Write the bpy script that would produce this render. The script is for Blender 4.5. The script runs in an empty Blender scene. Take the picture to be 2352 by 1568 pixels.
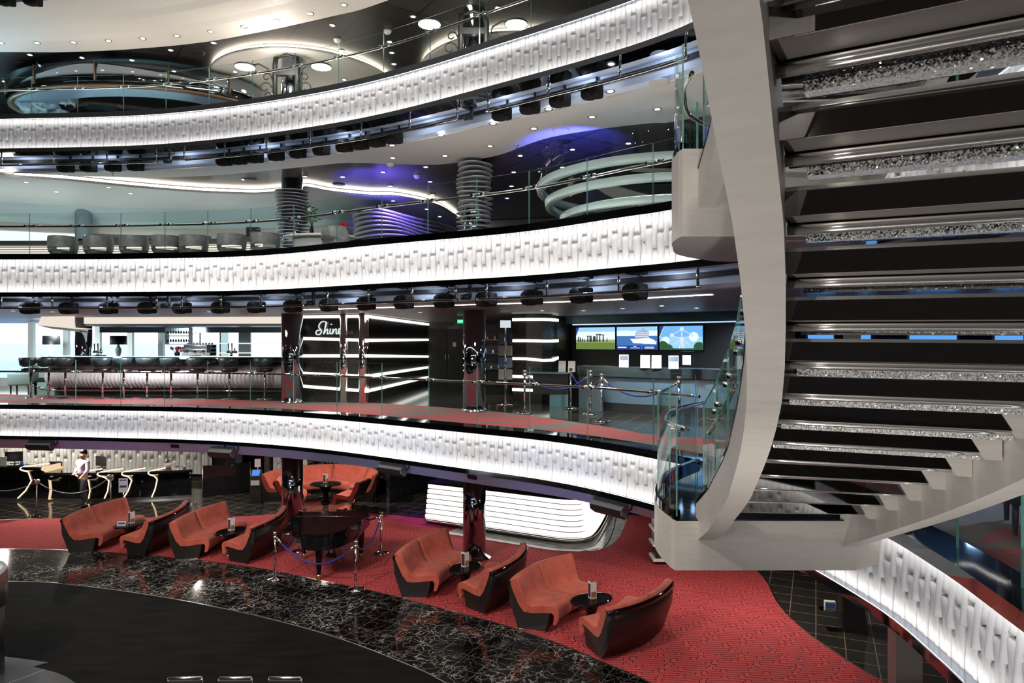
import bpy, math, random
from mathutils import Vector, Matrix
R = math.radians
PI = math.pi
random.seed(7)
S = bpy.context.scene
COL = S.collection
# ---------------------------------------------------------------- camera (24 mm, level, eye on the middle gallery)
CZ, F, HY, CX = 4.76, 1568.0, 784.0, 1176.0
cam_d = bpy.data.cameras.new('camera'); cam = bpy.data.objects.new('camera', cam_d); COL.objects.link(cam)
cam.location = (0, 0, CZ); cam.rotation_euler = (R(90), 0, 0)
cam_d.lens = 24; cam_d.sensor_width = 36; cam_d.sensor_fit = 'HORIZONTAL'; cam_d.clip_end = 6000; cam_d.clip_start = .05
S.camera = cam
# ---------------------------------------------------------------- world: hazy bright sky over the sea, enters by the windows
w = bpy.data.worlds.new('world'); S.world = w; w.use_nodes = True
w.node_tree.nodes['Background'].inputs[0].default_value = (.90, .96, 1.0, 1)
w.node_tree.nodes['Background'].inputs[1].default_value = 2.0
# ---------------------------------------------------------------- lamps
def lamp(kind, loc, power, col=(1, .93, .84), size=1., sy=None, aim=None, spot=60, blend=.6):
    l = bpy.data.lights.new('scene_lamp', kind); l.energy = power; l.color = col  # one name for fitted lights and added unseen fills alike
    if kind == 'AREA':
        l.shape = 'RECTANGLE'; l.size = size; l.size_y = sy or size
    elif kind == 'SPOT':
        l.spot_size = R(spot); l.spot_blend = blend; l.shadow_soft_size = size
    else:
        l.shadow_soft_size = size
    o = bpy.data.objects.new('scene_lamp', l); COL.objects.link(o); o.location = loc
    o['kind'] = 'helper'
    if aim is not None:
        o.rotation_euler = (Vector(aim) - Vector(loc)).to_track_quat('-Z', 'Y').to_euler()
    return o
WARM = (1, .92, .82)
for x, y in ((-9, 9), (-4, 11), (-8, 3), (-2.5, 5.5), (1.5, 7), (-4, 0)):
    lamp('SPOT', (x, y, 13.2), 520, WARM, .3, aim=(x * .9, y + 1.2, 0), spot=110, blend=1)   # added ambient fill spots under the dome, out of frame
lamp('SPOT', (-9, 1.0, 12.2), 3600, WARM, .25, aim=(-1, 13, 0), spot=62)   # dome spotlights on the lounge
lamp('SPOT', (-12, 2.5, 12.2), 2400, WARM, .25, aim=(-8, 16, 0), spot=50)
lamp('SPOT', (0, -3, 11.5), 800, WARM, .12, aim=(2.3, 7, 4.5), spot=62)   # added fill spot on the stair
for x, z, p in ((-12, 8.4, 300), (-6, 8.4, 300), (0, 8.4, 300), (4, 8.2, 200), (-11, 5.2, 420), (-8, 5.4, 520)):
    lamp('SPOT', (x, -7.4, z), p, (1, .95, .90), .1, aim=(x * .8, 10, z + .6), spot=140, blend=1)   # added fill spots on the unseen near side, behind the camera
def down(x, y, z, p, cc=WARM): lamp('SPOT', (x, y, z), p, cc, .12, aim=(x, y, 0), spot=165, blend=1)
for x, y, p, cc in ((-15, 19, 420, (.9, .96, 1)), (-10, 17.8, 420, (.95, .97, 1)), (-15, 22.5, 300, (.9, 1, .97)), (-6.5, 20.5, 200, WARM), (-3.6, 16.2, 160, WARM), (-1.2, 18.5, 160, WARM), (1.8, 14.2, 200, WARM), (4.5, 15, 200, (.7, .82, 1)), (8, 12, 400, (.35, .6, 1)), (6, 7, 260, (.5, .65, 1)), (11, 16, 400, (.35, .6, 1))):
    down(x, y, 5.38, p, cc)
for x, y, p, cc in ((-16, 19, 800, (.85, 1, .97)), (-11, 18.6, 800, (.85, 1, .97)), (-7, 18.6, 600, (.9, .97, 1)), (-1, 16.5, 260, WARM), (2.5, 12, 260, (.9, .93, 1)), (6, 11, 300, (.9, .93, 1)), (6, 6, 200, (.5, .65, 1))):
    down(x, y, 8.6, p, cc)
for x, y, p, cc in ((-14, 19, 700, (.5, .85, 1)), (-6.6, 18.4, 350, WARM), (-1, 17.6, 300, WARM), (3, 13, 240, WARM)):
    down(x, y, 11.7, p, cc)
for x, y, p in ((-16, 21.5, 220), (-12.6, 19.4, 200), (-9, 19.5, 160), (-5.5, 20.0, 150), (-1.2, 18.2, 60), (2.5, 13, 60), (4.6, 12, 120), (7, 7, 120)):
    lamp('SPOT', (x, y, 2.0), p, WARM, .08, aim=(x, y, 0), spot=170, blend=.5)
lamp('SPOT', (-3.6, 16.2, 7.4), 500, (.08, .06, 1), .1, aim=(-3.4, 16.9, 8.8), spot=85)
lamp('SPOT', (1.15, 12.6, 7.6), 420, (.06, .08, 1), .1, aim=(1.2, 13.6, 8.8), spot=80)
lamp('SPOT', (-3.2, 18.0, 8.5), 260, (.22, .12, 1), .1, aim=(-3.2, 19.5, 7.4), spot=100)
lamp('SPOT', (-2.4, 17.6, 2.0), 160, (.35, .05, 1), .1, aim=(-2.1, 18.7, 0), spot=70)
def up(x, y, z, p, cc, sx=3.0, sy=.5): lamp('AREA', (x, y, z), p, cc, sx, sy, aim=(x, y + .01, z + 5))
for x, y, p, cc in ((-13, 16.6, 90, (.75, .93, 1)), (-9.5, 16.3, 90, WARM), (-6, 15.7, 90, WARM), (-2.6, 14.4, 60, WARM), (1.0, 12.2, 50, WARM), (-11, 20, 120, (.45, .85, 1)), (-15, 19, 160, (.45, .85, 1)), (-5.6, 19.5, 60, WARM)):
    up(x, y, 9.90, p * .36, cc)                    # added uplights hidden on the top gallery floor, brightening the ceiling
for x, y, p, cc in ((-13, 17.2, 160, (.85, 1, .98)), (-9, 17.5, 120, (.9, 1, .98)), (-5.5, 16.2, 60, (.95, .97, 1)), (-1.5, 13.2, 50, WARM), (.8, 11.8, 55, WARM), (2.5, 10.2, 50, WARM), (-12, 19.3, 130, (.85, 1, .98)), (-8, 19.3, 90, (.85, 1, .98)), (-16, 18, 160, (.85, 1, .98))):
    up(x, y, 6.54, p * (.13 if x < -7 else .34), cc)                    # added upward fill, hidden on the upper gallery floor
for x, y, z, p, a in ((-5, 1.6, 1.6, 300, (-4, 14, 5)), (-.6, 1.2, .9, 360, (1.2, 3.0, 5.3)), (.8, 2.4, .9, 260, (2.4, 4.6, 4.3))):
    lamp('SPOT', (x, y, z), p, (1, .95, .9), .08, aim=a, spot=60, blend=1)   # added upward fill spots out of view, for undersides and ceilings
for u in ((-12, 17.9), (-9, 17.5), (-6, 16.7), (-3.2, 15.4), (-.6, 13.8), (1.2, 12.4), (2.6, 11.0), (4.6, 8.5)):
    down(u[0], u[1], 5.40, 110)  # added downward fill to brighten the gallery carpet
lamp('SPOT', (-14, 20.4, 5.3), 500, (.92, 1, .98), .2, aim=(-15.5, 24.2, 4.6), spot=100); lamp('SPOT', (-10, 20.9, 5.15), 300, (.92, 1, .98), .2, aim=(-10.5, 24.2, 4.6), spot=100)  # added fill spots for the window frames
lamp('SPOT', (2.6, 12.6, 5.36), 260, (.75, .88, 1), .1, aim=(3.1, 14.3, 3.6), spot=80)  # added cool fill on the desk front
for x, y, tx, ty in ((-10, 8, -10, 16.5), (-5.5, 7.5, -6, 15.6), (-2, 7, -2.2, 13.4), (0, 6, .8, 11.2)):
    lamp('SPOT', (x, y, .9), 200, (.42, .58, 1), .05, aim=(tx, ty, 2.25), spot=30, blend=1)   # blue floor washes on the soffit band
S.view_settings.view_transform = 'Standard'; S.view_settings.look = 'None'
S.view_settings.exposure = 0.3; S.view_settings.gamma = 1.0; S.view_settings.use_curve_mapping = False
S.cycles.max_bounces = 8; S.cycles.diffuse_bounces = 3; S.cycles.glossy_bounces = 4; S.cycles.transparent_max_bounces = 16
S.cycles.caustics_reflective = False; S.cycles.caustics_refractive = False
S.cycles.sample_clamp_indirect = 6
# ---------------------------------------------------------------- materials
def nd(t, kind, **kw):
    n = t.nodes.new('ShaderNode' + kind)
    for k, v in kw.items():
        if k in n.inputs: n.inputs[k].default_value = v
        else: setattr(n, k, v)
    return n
def M(name, col, rough=.5, metal=0., coat=0., emit=None, es=0., sheen=0., spec=.5):
    m = bpy.data.materials.new(name); m.use_nodes = True
    b = m.node_tree.nodes['Principled BSDF']; i = b.inputs
    i['Base Color'].default_value = (*col, 1); i['Roughness'].default_value = rough; i['Metallic'].default_value = metal
    i['Coat Weight'].default_value = coat; i['Coat Roughness'].default_value = .04; i['Specular IOR Level'].default_value = spec
    if emit: i['Emission Color'].default_value = (*emit, 1); i['Emission Strength'].default_value = es
    if sheen: i['Sheen Weight'].default_value = sheen
    return m
def bsdf(m): return m.node_tree.nodes['Principled BSDF']
def noise_tint(m, scale, c1, c2, detail=3, bump=0., stretch=None):
    t = m.node_tree
    g = nd(t, 'NewGeometry'); mp = nd(t, 'Mapping'); t.links.new(g.outputs['Position'], mp.inputs[0])
    if stretch: mp.inputs['Scale'].default_value = stretch
    n = nd(t, 'TexNoise', Scale=scale, Detail=detail); t.links.new(mp.outputs[0], n.inputs['Vector'])
    r = nd(t, 'ValToRGB'); r.color_ramp.elements[0].position = .3; r.color_ramp.elements[1].position = .7
    r.color_ramp.elements[0].color = (*c1, 1); r.color_ramp.elements[1].color = (*c2, 1)
    t.links.new(n.outputs[0], r.inputs[0]); t.links.new(r.outputs[0], bsdf(m).inputs['Base Color'])
    if bump:
        b = nd(t, 'Bump', Strength=bump, Distance=.01); t.links.new(n.outputs[0], b.inputs['Height']); t.links.new(b.outputs[0], bsdf(m).inputs['Normal'])
    return m
def tiled(name, c1, c2, grout, size, rough, rot=0., mortar=.006, ratio=1., offset=0., bias=0.):
    m = M(name, c1, rough); t = m.node_tree
    g = nd(t, 'NewGeometry'); mp = nd(t, 'Mapping'); mp.inputs['Rotation'].default_value = (0, 0, rot)
    t.links.new(g.outputs['Position'], mp.inputs[0])
    b = nd(t, 'TexBrick', Scale=1.); b.offset = offset; b.squash = 1.
    b.inputs['Color1'].default_value = (*c1, 1); b.inputs['Color2'].default_value = (*c2, 1); b.inputs['Mortar'].default_value = (*grout, 1)
    b.inputs['Mortar Size'].default_value = mortar; b.inputs['Brick Width'].default_value = size; b.inputs['Row Height'].default_value = size * ratio
    b.inputs['Mortar Smooth'].default_value = .1; b.inputs['Bias'].default_value = bias
    t.links.new(mp.outputs[0], b.inputs['Vector']); t.links.new(b.outputs['Color'], bsdf(m).inputs['Base Color'])
    return m, b, mp
def glass(name, tint=(.95, .985, .975), base=.022):
    m = bpy.data.materials.new(name); m.use_nodes = True; t = m.node_tree; t.nodes.clear()
    o = nd(t, 'OutputMaterial'); mx = nd(t, 'MixShader'); tr = nd(t, 'BsdfTransparent'); gl = nd(t, 'BsdfGlossy'); lw = nd(t, 'LayerWeight')
    pw = nd(t, 'Math', operation='POWER'); ma = nd(t, 'Math', operation='MULTIPLY_ADD'); lw.inputs['Blend'].default_value = .5
    t.links.new(lw.outputs['Facing'], pw.inputs[0]); pw.inputs[1].default_value = 5; t.links.new(pw.outputs[0], ma.inputs[0]); ma.inputs[1].default_value = .6; ma.inputs[2].default_value = base
    tr.inputs[0].default_value = (*tint, 1); gl.inputs['Roughness'].default_value = 0.0
    t.links.new(ma.outputs[0], mx.inputs[0]); t.links.new(tr.outputs[0], mx.inputs[1]); t.links.new(gl.outputs[0], mx.inputs[2]); t.links.new(mx.outputs[0], o.inputs[0])
    return m
def emis(name, col, s):
    m = bpy.data.materials.new(name); m.use_nodes = True; t = m.node_tree; t.nodes.clear()
    o = nd(t, 'OutputMaterial'); e = nd(t, 'Emission', Strength=s); e.inputs[0].default_value = (*col, 1); t.links.new(e.outputs[0], o.inputs[0])
    return m
m_panel = M('white_relief_panel', (.80, .82, .87), .45)  # slight blue of the ambient shade mixed into the white
m_cream = M('cream_paint', (.70, .66, .61), .55)
m_white = M('white_paint', (.78, .77, .75), .5)
m_soffit = M('soffit_paint', (.62, .59, .57), .5)
m_blueband = M('bluelit_band_tint', (.56, .64, .80), .45)  # white band, its blue light mixed into the base colour
m_soffit2 = M('bluelit_soffit_tint', (.46, .56, .86), .5)  # blue light on the band put into the colour
m_slate = M('slate_blue_paint', (.20, .25, .36), .4)
m_beige = noise_tint(M('brushed_beige_metal', (.60, .57, .52), .42), 6, (.52, .49, .45), (.57, .54, .50), stretch=(1, 1, 8))
m_chrome = M('chrome', (.85, .84, .82), .07, 1)
m_steel = M('brushed_steel', (.62, .60, .57), .28, 1)
m_mirror = M('dark_mirror', (.36, .40, .46), .04, 1)
m_blackgloss = M('black_lacquer', (.006, .006, .007), .05)
m_black = M('black_matt', (.012, .012, .013), .5)
m_cover = noise_tint(M('black_cover_cloth', (.012, .012, .013), .9, spec=.1), 30, (.008, .008, .008), (.03, .03, .03), bump=.5)
m_grey = M('grey_plastic', (.22, .22, .22), .4)
m_darkwall = noise_tint(M('dark_wall', (.03, .03, .035), .25), 14, (.018, .018, .02), (.05, .05, .055), bump=.15)
m_darkwood = noise_tint(M('black_stained_wood', (.014, .011, .010), .32), 3, (.010, .009, .008), (.022, .016, .014), stretch=(4, 4, 40))
m_coral = noise_tint(M('coral_velvet', (.5, .1, .06), .8, sheen=.12, spec=.2), 5, (.40, .080, .052), (.55, .120, .080), bump=.05)
m_gold = M('brass', (.75, .55, .22), .25, 1)
m_led = emis('warm_led_strip', (1, .94, .87), 10.5)
m_cove = emis('cove_led', (1, .88, .74), 9)
m_lampwhite = emis('lamp_lens', (1, .93, .82), 9)
m_band = emis('lit_bar_band', (1, .95, .88), 1.25)
m_deskled = emis('amber_led', (1, .72, .42), 2.2)
m_stripl = emis('wall_light_strip', (1, .95, .88), 1.6)
m_bluelit = emis('blue_backlit_panel', (.12, .40, .95), .8)
m_green = emis('green_sign_light', (.03, .75, .30), 1.0)
m_signwhite = emis('white_sign_light', (.9, 1, .95), 1.0)
m_glass = glass('balustrade_glass')
m_window = glass('window_glass', (.97, .99, 1))
m_edge = M('green_glass_edge', (.16, .42, .36), .15)
m_paper = M('paper', (.75, .75, .74), .6)
m_textblack = M('ink', (.02, .02, .025), .6)
m_navy = M('navy_print', (.02, .03, .12), .5)
m_rope = M('blue_rope', (.015, .02, .22), .6)
m_red = M('red_petals', (.55, .02, .03), .5)
m_leaf = M('leaf_green', (.03, .10, .03), .5)
m_petalwhite = M('white_petals', (.8, .8, .76), .5)
m_greychair = noise_tint(M('grey_upholstery', (.19, .20, .21), .45), 9, (.15, .16, .17), (.25, .26, .27))
m_teal = M('pale_teal_paint', (.46, .56, .57), .35)
m_bluegrey = M('blue_grey_wall', (.13, .17, .20), .35)
m_pinkband = M('pinkish_stone', (.52, .44, .40), .4)
m_rib = M('pearl_rib', (.60, .53, .56), .3)
m_wave = M('wave_wall', (.50, .50, .53), .4)
m_skin = M('skin', (.50, .28, .19), .5)
m_hair = M('dark_hair', (.02, .012, .01), .5)
m_shirt = M('pale_lilac_shirt', (.72, .60, .74), .7)
m_skirt = M('dark_trousers', (.03, .025, .03), .7)
m_greenleather = M('sage_leather', (.20, .28, .26), .5)
m_sea = noise_tint(M('sea_water', (.2, .4, .7), .4), .02, (.13, .30, .60), (.24, .44, .74), detail=6, stretch=(1, .25, 1))
# red lounge carpet with thin dark loops
m_carpet = M('red_loop_carpet', (.44, .06, .064), .88, spec=.2); _t = m_carpet.node_tree
def _m(op, a, b=None, c=None):
    n = nd(_t, 'Math', operation=op)
    for k, v in enumerate((a, b, c)):
        if v is None: continue
        if isinstance(v, (int, float)): n.inputs[k].default_value = v
        else: _t.links.new(v, n.inputs[k])
    return n.outputs[0]
_g = nd(_t, 'NewGeometry'); _mp = nd(_t, 'Mapping'); _mp.inputs['Rotation'].default_value = (0, 0, R(6)); _t.links.new(_g.outputs['Position'], _mp.inputs[0])
_s = nd(_t, 'SeparateXYZ'); _t.links.new(_mp.outputs[0], _s.inputs[0])
_n = nd(_t, 'TexNoise', Scale=1.6, Detail=1); _t.links.new(_g.outputs['Position'], _n.inputs['Vector'])
_y = _m('MULTIPLY_ADD', _n.outputs[0], .10, _s.outputs['Y']); _rr = _m('DIVIDE', _y, .068); _row = _m('FLOOR', _rr); _fr = _m('FRACT', _rr)
_wn = nd(_t, 'TexWhiteNoise', noise_dimensions='1D'); _t.links.new(_row, _wn.inputs['W'])
_fx = _m('FRACT', _m('ADD', _m('DIVIDE', _s.outputs['X'], .60), _wn.outputs['Value']))
_h = _m('MULTIPLY', _m('LESS_THAN', _fr, .20), _m('LESS_THAN', _fx, .88))
_v1 = _m('LESS_THAN', _fx, .022); _v2 = _m('MULTIPLY', _m('GREATER_THAN', _fx, .858), _m('LESS_THAN', _fx, .88))
_dk = _m('MAXIMUM', _h, _m('MAXIMUM', _v1, _v2))
_n2 = nd(_t, 'TexNoise', Scale=40., Detail=2); _t.links.new(_g.outputs['Position'], _n2.inputs['Vector'])
_c1 = nd(_t, 'Mix', data_type='RGBA'); _c1.inputs[6].default_value = (.40, .052, .056, 1); _c1.inputs[7].default_value = (.52, .075, .078, 1); _t.links.new(_n2.outputs[0], _c1.inputs[0])
_c2 = nd(_t, 'Mix', data_type='RGBA'); _t.links.new(_dk, _c2.inputs[0]); _t.links.new(_c1.outputs[2], _c2.inputs[6]); _c2.inputs[7].default_value = (.075, .008, .012, 1)
_t.links.new(_c2.outputs[2], bsdf(m_carpet).inputs['Base Color'])
m_tile, _, _ = tiled('black_stone_tile', (.022, .020, .018), (.032, .029, .026), (.22, .18, .14), .42, .10, R(24), .007)
m_ceil4, _, _ = tiled('dark_gloss_ceiling_tile', (.022, .020, .018), (.030, .027, .024), (.002, .002, .002), 1.0, .35, R(-35), .014, .62)
m_ceil3, _, _ = tiled('brown_gloss_ceiling_tile', (.075, .066, .062), (.09, .078, .073), (.006, .006, .006), .95, .18, R(-33), .012, .8)
m_ceil2 = M('mauve_ceiling', (.17, .145, .145), .4)
m_stage = noise_tint(M('black_dance_floor', (.012, .012, .012), .6, spec=.02), 1.2, (.004, .004, .004), (.009, .009, .009), stretch=(1, 5, 1))
# black marble with white veins, small tiles
m_marble = M('black_marble', (.01, .01, .01), .09); _t = m_marble.node_tree
_g = nd(_t, 'NewGeometry'); _n = nd(_t, 'TexNoise', Scale=2.2, Detail=5); _a = nd(_t, 'VectorMath', operation='MULTIPLY_ADD')
_t.links.new(_g.outputs['Position'], _n.inputs['Vector']); _t.links.new(_n.outputs['Color'], _a.inputs[0]); _a.inputs[1].default_value = (.9, .9, .9); _t.links.new(_g.outputs['Position'], _a.inputs[2])
_v = nd(_t, 'TexVoronoi', feature='DISTANCE_TO_EDGE', Scale=5.2); _t.links.new(_a.outputs[0], _v.inputs['Vector'])
_r = nd(_t, 'ValToRGB'); _e = _r.color_ramp.elements; _e[0].position = 0; _e[0].color = (.55, .53, .5, 1); _e[1].position = .05; _e[1].color = (.012, .011, .010, 1)
_x = _e.new(.016); _x.color = (.22, .21, .20, 1)
_t.links.new(_v.outputs['Distance'], _r.inputs[0])
_n2 = nd(_t, 'TexNoise', Scale=1.1, Detail=4); _t.links.new(_g.outputs['Position'], _n2.inputs['Vector'])
_r2 = nd(_t, 'ValToRGB'); _r2.color_ramp.elements[0].position = .40; _r2.color_ramp.elements[0].color = (.12, .12, .12, 1); _r2.color_ramp.elements[1].position = .62
_t.links.new(_n2.outputs[0], _r2.inputs[0])
_mx = nd(_t, 'Mix', data_type='RGBA', blend_type='MULTIPLY'); _mx.inputs[0].default_value = 1
_t.links.new(_r.outputs[0], _mx.inputs[6]); _t.links.new(_r2.outputs[0], _mx.inputs[7])
_bk = nd(_t, 'TexBrick', Scale=1.); _bk.offset = 0; _mp = nd(_t, 'Mapping'); _mp.inputs['Rotation'].default_value = (0, 0, R(28)); _t.links.new(_g.outputs['Position'], _mp.inputs[0]); _t.links.new(_mp.outputs[0], _bk.inputs['Vector'])
for _k, _vv in (('Color1', (0, 0, 0, 1)), ('Color2', (0, 0, 0, 1)), ('Mortar', (1, 1, 1, 1)), ('Mortar Size', .004), ('Brick Width', .42), ('Row Height', .42)): _bk.inputs[_k].default_value = _vv
_m2 = nd(_t, 'Mix', data_type='RGBA', blend_type='MIX'); _t.links.new(_bk.outputs['Color'], _m2.inputs[0]); _t.links.new(_mx.outputs[2], _m2.inputs[6]); _m2.inputs[7].default_value = (.12, .115, .11, 1)
_t.links.new(_m2.outputs[2], bsdf(m_marble).inputs['Base Color'])
m_whitemarble = noise_tint(M('grey_white_marble', (.5, .5, .48), .12), 5, (.30, .31, .30), (.58, .58, .56), detail=6)
# gallery carpet: red with grey crossing stripes
m_carpet2 = M('red_grey_stripe_carpet', (.4, .05, .05), .85); _t = m_carpet2.node_tree
_g = nd(_t, 'NewGeometry'); _prev = None
for _rot, _sc, _pos in ((R(80), .60, .80), (R(118), .11, .93), (R(48), .09, .95)):
    _mp = nd(_t, 'Mapping'); _mp.inputs['Rotation'].default_value = (0, 0, _rot); _t.links.new(_g.outputs['Position'], _mp.inputs[0])
    _w = nd(_t, 'TexWave', Scale=_sc, Distortion=.0); _t.links.new(_mp.outputs[0], _w.inputs['Vector'])
    _r = nd(_t, 'ValToRGB'); _r.color_ramp.interpolation = 'CONSTANT'; _r.color_ramp.elements[1].position = _pos
    _t.links.new(_w.outputs['Fac'], _r.inputs[0])
    if _prev is None: _prev = _r.outputs[0]
    else:
        _q = nd(_t, 'Math', operation='MAXIMUM'); _t.links.new(_prev, _q.inputs[0]); _t.links.new(_r.outputs[0], _q.inputs[1]); _prev = _q.outputs[0]
_mx = nd(_t, 'Mix', data_type='RGBA'); _mx.inputs[6].default_value = (.27, .028, .033, 1); _mx.inputs[7].default_value = (.10, .085, .08, 1)
_t.links.new(_prev, _mx.inputs[0]); _t.links.new(_mx.outputs[2], bsdf(m_carpet2).inputs['Base Color'])
# crystals: tiny bright facets
m_crystal = M('cut_crystals', (.9, .9, .9), .12, .15); _t = m_crystal.node_tree
_g = nd(_t, 'NewGeometry'); _v = nd(_t, 'TexVoronoi', Scale=230.); _t.links.new(_g.outputs['Position'], _v.inputs['Vector'])
_r = nd(_t, 'ValToRGB'); _r.color_ramp.elements[0].color = (.6, .6, .59, 1); _r.color_ramp.elements[1].color = (1, 1, .98, 1)
_t.links.new(_v.outputs['Color'], _r.inputs[0]); _t.links.new(_r.outputs[0], bsdf(m_crystal).inputs['Base Color'])
_vm = nd(_t, 'VectorMath', operation='SUBTRACT'); _vm.inputs[1].default_value = (.5, .5, .5); _t.links.new(_v.outputs['Color'], _vm.inputs[0])
_va = nd(_t, 'VectorMath', operation='MULTIPLY_ADD'); _va.inputs[1].default_value = (1.1, 1.1, 1.1); _t.links.new(_vm.outputs[0], _va.inputs[0]); _t.links.new(_g.outputs['Normal'], _va.inputs[2])
_vn = nd(_t, 'VectorMath', operation='NORMALIZE'); _t.links.new(_va.outputs[0], _vn.inputs[0]); _t.links.new(_vn.outputs[0], bsdf(m_crystal).inputs['Normal'])

# ---------------------------------------------------------------- geometry helpers
def at(px, py, d): return Vector(((px - CX) / F * d, d, CZ - (py - HY) / F * d))
def on(px, py, z): return at(px, py, (CZ - z) * F / (py - HY))
class MB:
    """collects shapes, then links them as one mesh object"""
    def __init__(s): s.v = []; s.f = []; s.mi = []; s.sm = []; s.m = 0; s.smooth = False
    def add(s, vs, fs, smooth=None):
        b = len(s.v); s.v += [Vector(p) for p in vs]
        for f in fs: s.f.append([b + i for i in f]); s.mi.append(s.m); s.sm.append(s.smooth if smooth is None else smooth)
        return s
    def box(s, c, d, rz=0., M4=None, taper=1.):
        x, y, z = d[0] / 2, d[1] / 2, d[2] / 2; c = Vector(c); rot = Matrix.Rotation(rz, 3, 'Z')
        vs = []
        for k in (-1, 1):
            t = taper if k > 0 else 1.
            for a, b in ((-1, -1), (1, -1), (1, 1), (-1, 1)):
                p = rot @ Vector((a * x * t, b * y * t, k * z)) + c; vs.append(M4 @ p if M4 else p)
        return s.add(vs, [(3, 2, 1, 0), (4, 5, 6, 7), (0, 1, 5, 4), (1, 2, 6, 5), (2, 3, 7, 6), (3, 0, 4, 7)], False)
    def rbox(s, c, d, r=.02, rz=0., n=3):
        """box with rounded vertical and horizontal edges (superellipse-like lathe of a rounded rectangle)"""
        x, y, z = d[0] / 2, d[1] / 2, d[2] / 2; c = Vector(c); rot = Matrix.Rotation(rz, 3, 'Z'); rings = []
        prof = [(r, -z)] + [(r - r * math.sin(k * PI / 2 / n), -z + r - r * math.cos(k * PI / 2 / n)) for k in range(1, n + 1)]
        prof += [(r - r * math.cos(k * PI / 2 / n), z - r + r * math.sin(k * PI / 2 / n)) for k in range(0, n + 1)]
        for ins, zz in prof:
            ring = []
            for qx, qy, a0 in ((1, 1, 0), (-1, 1, 90), (-1, -1, 180), (1, -1, 270)):
                for k in range(n + 1):
                    a = R(a0 + 90 * k / n); rr = max(r - ins, .0005)
                    ring.append(rot @ Vector((qx * (x - r) + rr * math.cos(a), qy * (y - r) + rr * math.sin(a), zz)) + c)
            rings.append(ring)
        return s.loft(rings, True, True, True)
    def loft(s, rings, closed=True, cap=False, smooth=None):
        n = len(rings[0]); vs = [p for r in rings for p in r]; fs = []
        for i in range(len(rings) - 1):
            for j in range(n if closed else n - 1):
                a, b = i * n + j, i * n + (j + 1) % n
                fs.append((a, b, b + n, a + n))
        b0 = len(s.v); s.add(vs, fs, smooth)
        if cap:
            s.f.append([b0 + i for i in range(n)][::-1]); s.mi.append(s.m); s.sm.append(False)
            s.f.append([b0 + (len(rings) - 1) * n + i for i in range(n)]); s.mi.append(s.m); s.sm.append(False)
        return s
    def lathe(s, prof, c=(0, 0, 0), n=24, sx=1., sy=1., smooth=True, cap=True):
        c = Vector(c)
        return s.loft([[c + Vector((r * sx * math.cos(2 * PI * j / n), r * sy * math.sin(2 * PI * j / n), z)) for j in range(n)] for r, z in prof], True, cap, smooth)
    def cyl(s, c, r, h, n=20, r2=None): return s.lathe([(r, 0), (r if r2 is None else r2, h)], c, n)
    def tube(s, path, r, n=8, closed=False, cap=True):
        path = [Vector(p) for p in path]; rings = []; N = len(path); up = None
        for i, p in enumerate(path):
            a = path[(i - 1) % N if closed else max(i - 1, 0)]; b = path[(i + 1) % N if closed else min(i + 1, N - 1)]
            t = (b - a).normalized() if (b - a).length > 1e-9 else Vector((0, 0, 1))
            if up is None: up = Vector((0, 0, 1)) if abs(t.z) < .9 else Vector((1, 0, 0))
            x = t.cross(up)
            if x.length < 1e-6: x = t.cross(Vector((.3, 1, .2)))
            x.normalize(); y = x.cross(t).normalized(); up = y
            rr = r[i] if isinstance(r, (list, tuple)) else r
            rings.append([p + x * rr * math.cos(2 * PI * j / n) + y * rr * math.sin(2 * PI * j / n) for j in range(n)])
        if closed: rings.append(rings[0])
        return s.loft(rings, True, cap and not closed, True)
    def poly(s, pts, z0, z1=None):
        """flat polygon (list of xy) at z0, or a prism from z0 up to z1"""
        P = []
        for p in pts:
            q = Vector((p[0], p[1], 0))
            if not P or (q - P[-1]).length > 1e-3: P.append(q)
        if (P[0] - P[-1]).length < 1e-3: P.pop()
        n = len(P); ar = sum(P[i].x * P[(i + 1) % n].y - P[(i + 1) % n].x * P[i].y for i in range(n))
        if ar < 0: P.reverse()
        s.add([(p.x, p.y, z0) for p in P], [list(range(n))], False)
        if z1 is None: return s
        s.add([(p.x, p.y, z1) for p in P], [list(range(n))], False)
        s.add([(p.x, p.y, z0) for p in P] + [(p.x, p.y, z1) for p in P], [(i, (i + 1) % n, n + (i + 1) % n, n + i) for i in range(n)], False)
        return s
    def ball(s, c, r, n=12, sc=(1, 1, 1)):
        c = Vector(c)
        return s.loft([[c + Vector((r * sc[0] * math.sin(PI * i / (n // 2)) * math.cos(2 * PI * j / n), r * sc[1] * math.sin(PI * i / (n // 2)) * math.sin(2 * PI * j / n), -r * sc[2] * math.cos(PI * i / (n // 2)))) for j in range(n)] for i in range(n // 2 + 1)], True, False, True)
    def quad(s, a, b, c, d): return s.add([a, b, c, d], [(0, 1, 2, 3)], False)
    def build(s, name, mats, parent=None, world=False):
        me = bpy.data.meshes.new(name)
        off = Vector(world.location) if hasattr(world, 'location') else Vector(parent.location) if (world and parent) else Vector((0, 0, 0))
        me.from_pydata([p - off for p in s.v], [], s.f); me.update()
        for m in (mats if isinstance(mats, (list, tuple)) else [mats]): me.materials.append(m)
        me.polygons.foreach_set('material_index', s.mi); me.polygons.foreach_set('use_smooth', s.sm)
        o = bpy.data.objects.new(name, me); COL.objects.link(o)
        if parent: o.parent = parent
        return o
def tag(o, label, cat, group=None, kind=None):
    o['label'] = label; o['category'] = cat
    if group: o['group'] = group
    if kind: o['kind'] = kind
    return o
def struct(o, label=None):
    o['kind'] = 'structure'
    if label: o['label'] = label
    return o
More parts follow.
